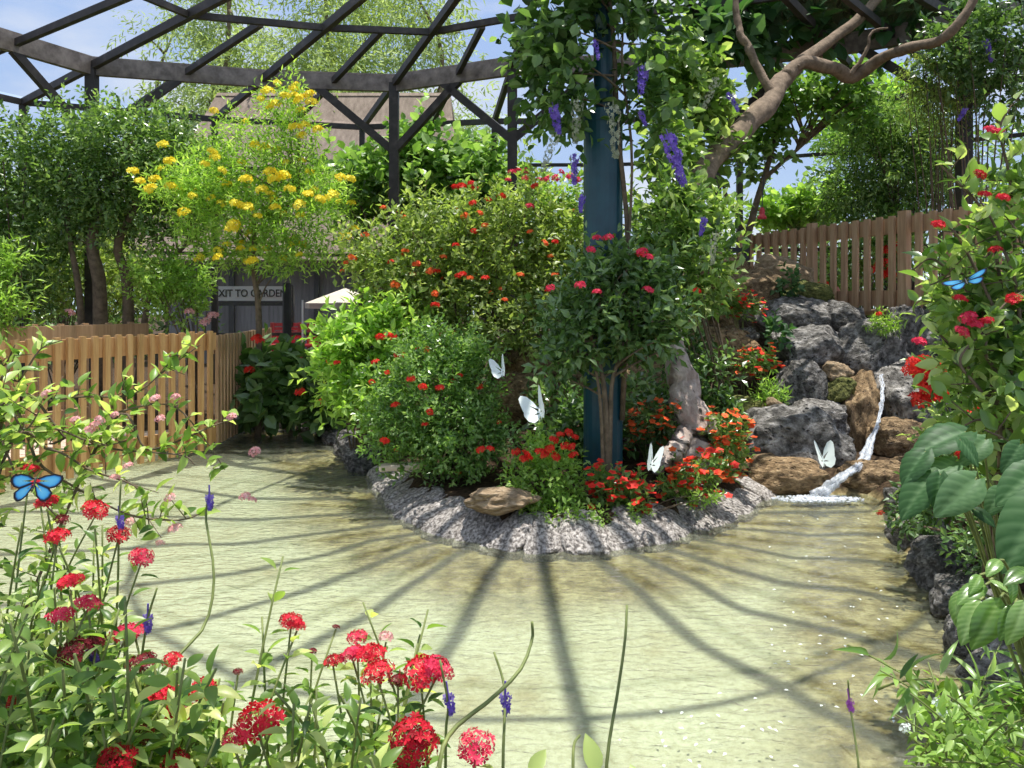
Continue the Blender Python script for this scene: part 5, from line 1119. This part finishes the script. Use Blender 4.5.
# ------------------------------------------------------------------ butterflies
def butterfly(name, label, loc, size, white, yaw, pitch, roll, dihedral, group=None):
    size = size * (1.12 if white else 1.0)
    """wings built around the body axis +Y, wings to +-X raised by the dihedral angle"""
    root = thing(name, label, 'butterfly', loc, group); root.rotation_euler = (pitch, roll, yaw)
    fore = np.array([(0, .10), (.18, .42), (.48, .74), (.80, .92), (.98, .90), (.96, .70), (.80, .36), (.62, .10), (.30, -.02), (0, -.02)])
    hind = np.array([(0, .02), (.34, .06), (.66, .06), (.78, -.12), (.74, -.40), (.58, -.62), (.38, -.72), (.20, -.58), (.06, -.25), (0, -.1)])
    if white:
        fore = np.array([(0, .15), (.20, .60), (.48, .95), (.74, 1.02), (.86, .82), (.84, .42), (.76, .02), (.30, -.1), (0, -.05)])
        hind = np.array([(0, .05), (.35, .06), (.74, .08), (.78, -.2), (.64, -.5), (.38, -.62), (.12, -.42), (0, -.1)])
    else:
        fore = np.array([(0, .12), (.30, .32), (.68, .42), (.98, .36), (1.04, .22), (.98, .02), (.84, -.16), (.60, -.26), (.30, -.16), (0, -.02)])
        hind = np.array([(0, .0), (.30, -.10), (.58, -.22), (.76, -.42), (.70, -.66), (.55, -.82), (.38, -.80), (.20, -.62), (.06, -.30), (0, -.1)])
    def wing(nm, outl, s, lift):
        mb = MB(); c = outl.mean(0); ring = [outl]
        for f in (.88, .74, .45): ring.append(c + (outl - c) * f)
        n = len(outl); V2 = np.vstack(ring + [c[None]]); h = V2[:, 0]
        ca, sa = math.cos(dihedral), math.sin(dihedral)
        V3 = np.stack([s * h * ca, V2[:, 1], h * sa + lift + .05 * h * h], 1) * size
        rn = np.concatenate([np.full(n, 1.0), np.full(n, .82), np.full(n, .55), np.full(n, .2), [0.0]])
        fq = []
        for r_ in range(3):
            for k in range(n - 1): fq.append((r_ * n + k, r_ * n + k + 1, (r_ + 1) * n + k + 1, (r_ + 1) * n + k))
        ft = [(3 * n + k, 3 * n + k + 1, 4 * n) for k in range(n - 1)]
        th = np.array([0, 0, .006 * size]); fq = np.array(fq); ft = np.array(ft); n0 = len(V3)
        if white: rn = np.full(len(rn), .8)
        mb.addtwo(np.vstack([V3, V3 - th]), np.vstack([fq, fq[:, ::-1] + n0]), np.vstack([ft, ft[:, ::-1] + n0]), np.concatenate([rn, rn]))
        me = mb.mesh(nm, M['white'] if white else M['blue']); o = bpy.data.objects.new(nm, me); COL.objects.link(o); o.parent = root
    for s in (-1, 1):
        wing('fore_wing', fore, s, .01); wing('hind_wing', hind, s, 0)
    mb = MB(); tube(mb, np.array([(0, -.42, 0), (0, -.2, .01), (0, 0, .02), (0, .14, .02), (0, .24, .02)]) * size, np.array([.015, .035, .045, .05, .02]) * size, 8)
    me = mb.mesh('body', M['white'] if white else M['black'], True); bo_ = bpy.data.objects.new('body', me); COL.objects.link(bo_); bo_.parent = root
    for s in (-1, 1):
        mb = MB(); tube(mb, np.array([(s * .01, .22, .03), (s * .08, .36, .07), (s * .16, .48, .08)]) * size, .006 * size, 4)
        me = mb.mesh('antenna', M['white'] if white else M['black']); o = bpy.data.objects.new('antenna', me); COL.objects.link(o); o.parent = bo_
gW = 'white butterflies over the island'
butterfly('white_butterfly', 'white butterfly with raised wings in front of the shaded rocks, highest of the white ones', P(502, 372, 5.6), 13 * 5.6 / F, True, -.3, .95, -.4, .85, gW)
butterfly('white_butterfly', 'largest white butterfly, wings spread over the dark red flowers', P(540, 412, 5.4), 19 * 5.4 / F, True, -.4, .95, -.55, .75, gW)
butterfly('white_butterfly', 'white butterfly with raised wings just above the orange and red impatiens', P(652, 464, 5.3), 15 * 5.3 / F, True, -.1, 1.0, .25, 1.05, gW)
butterfly('white_butterfly', 'white butterfly with V-shaped wings against the huge boulder by the cascade', P(823, 460, 6.2), 15 * 6.2 / F, True, 0, .95, 0, .85, gW)
butterfly('blue_butterfly', 'blue black-edged butterfly resting on a red head in front of the sunlit fence', P(35, 482, 1.78), 24 * 1.78 / F, False, .2, .95, .05, -.22)
butterfly('blue_butterfly', 'blue black-edged butterfly perched in the tall bush beside the weathered fence', P(966, 281, 2.7), 21 * 2.7 / F, False, -.5, .45, -.35, .12)
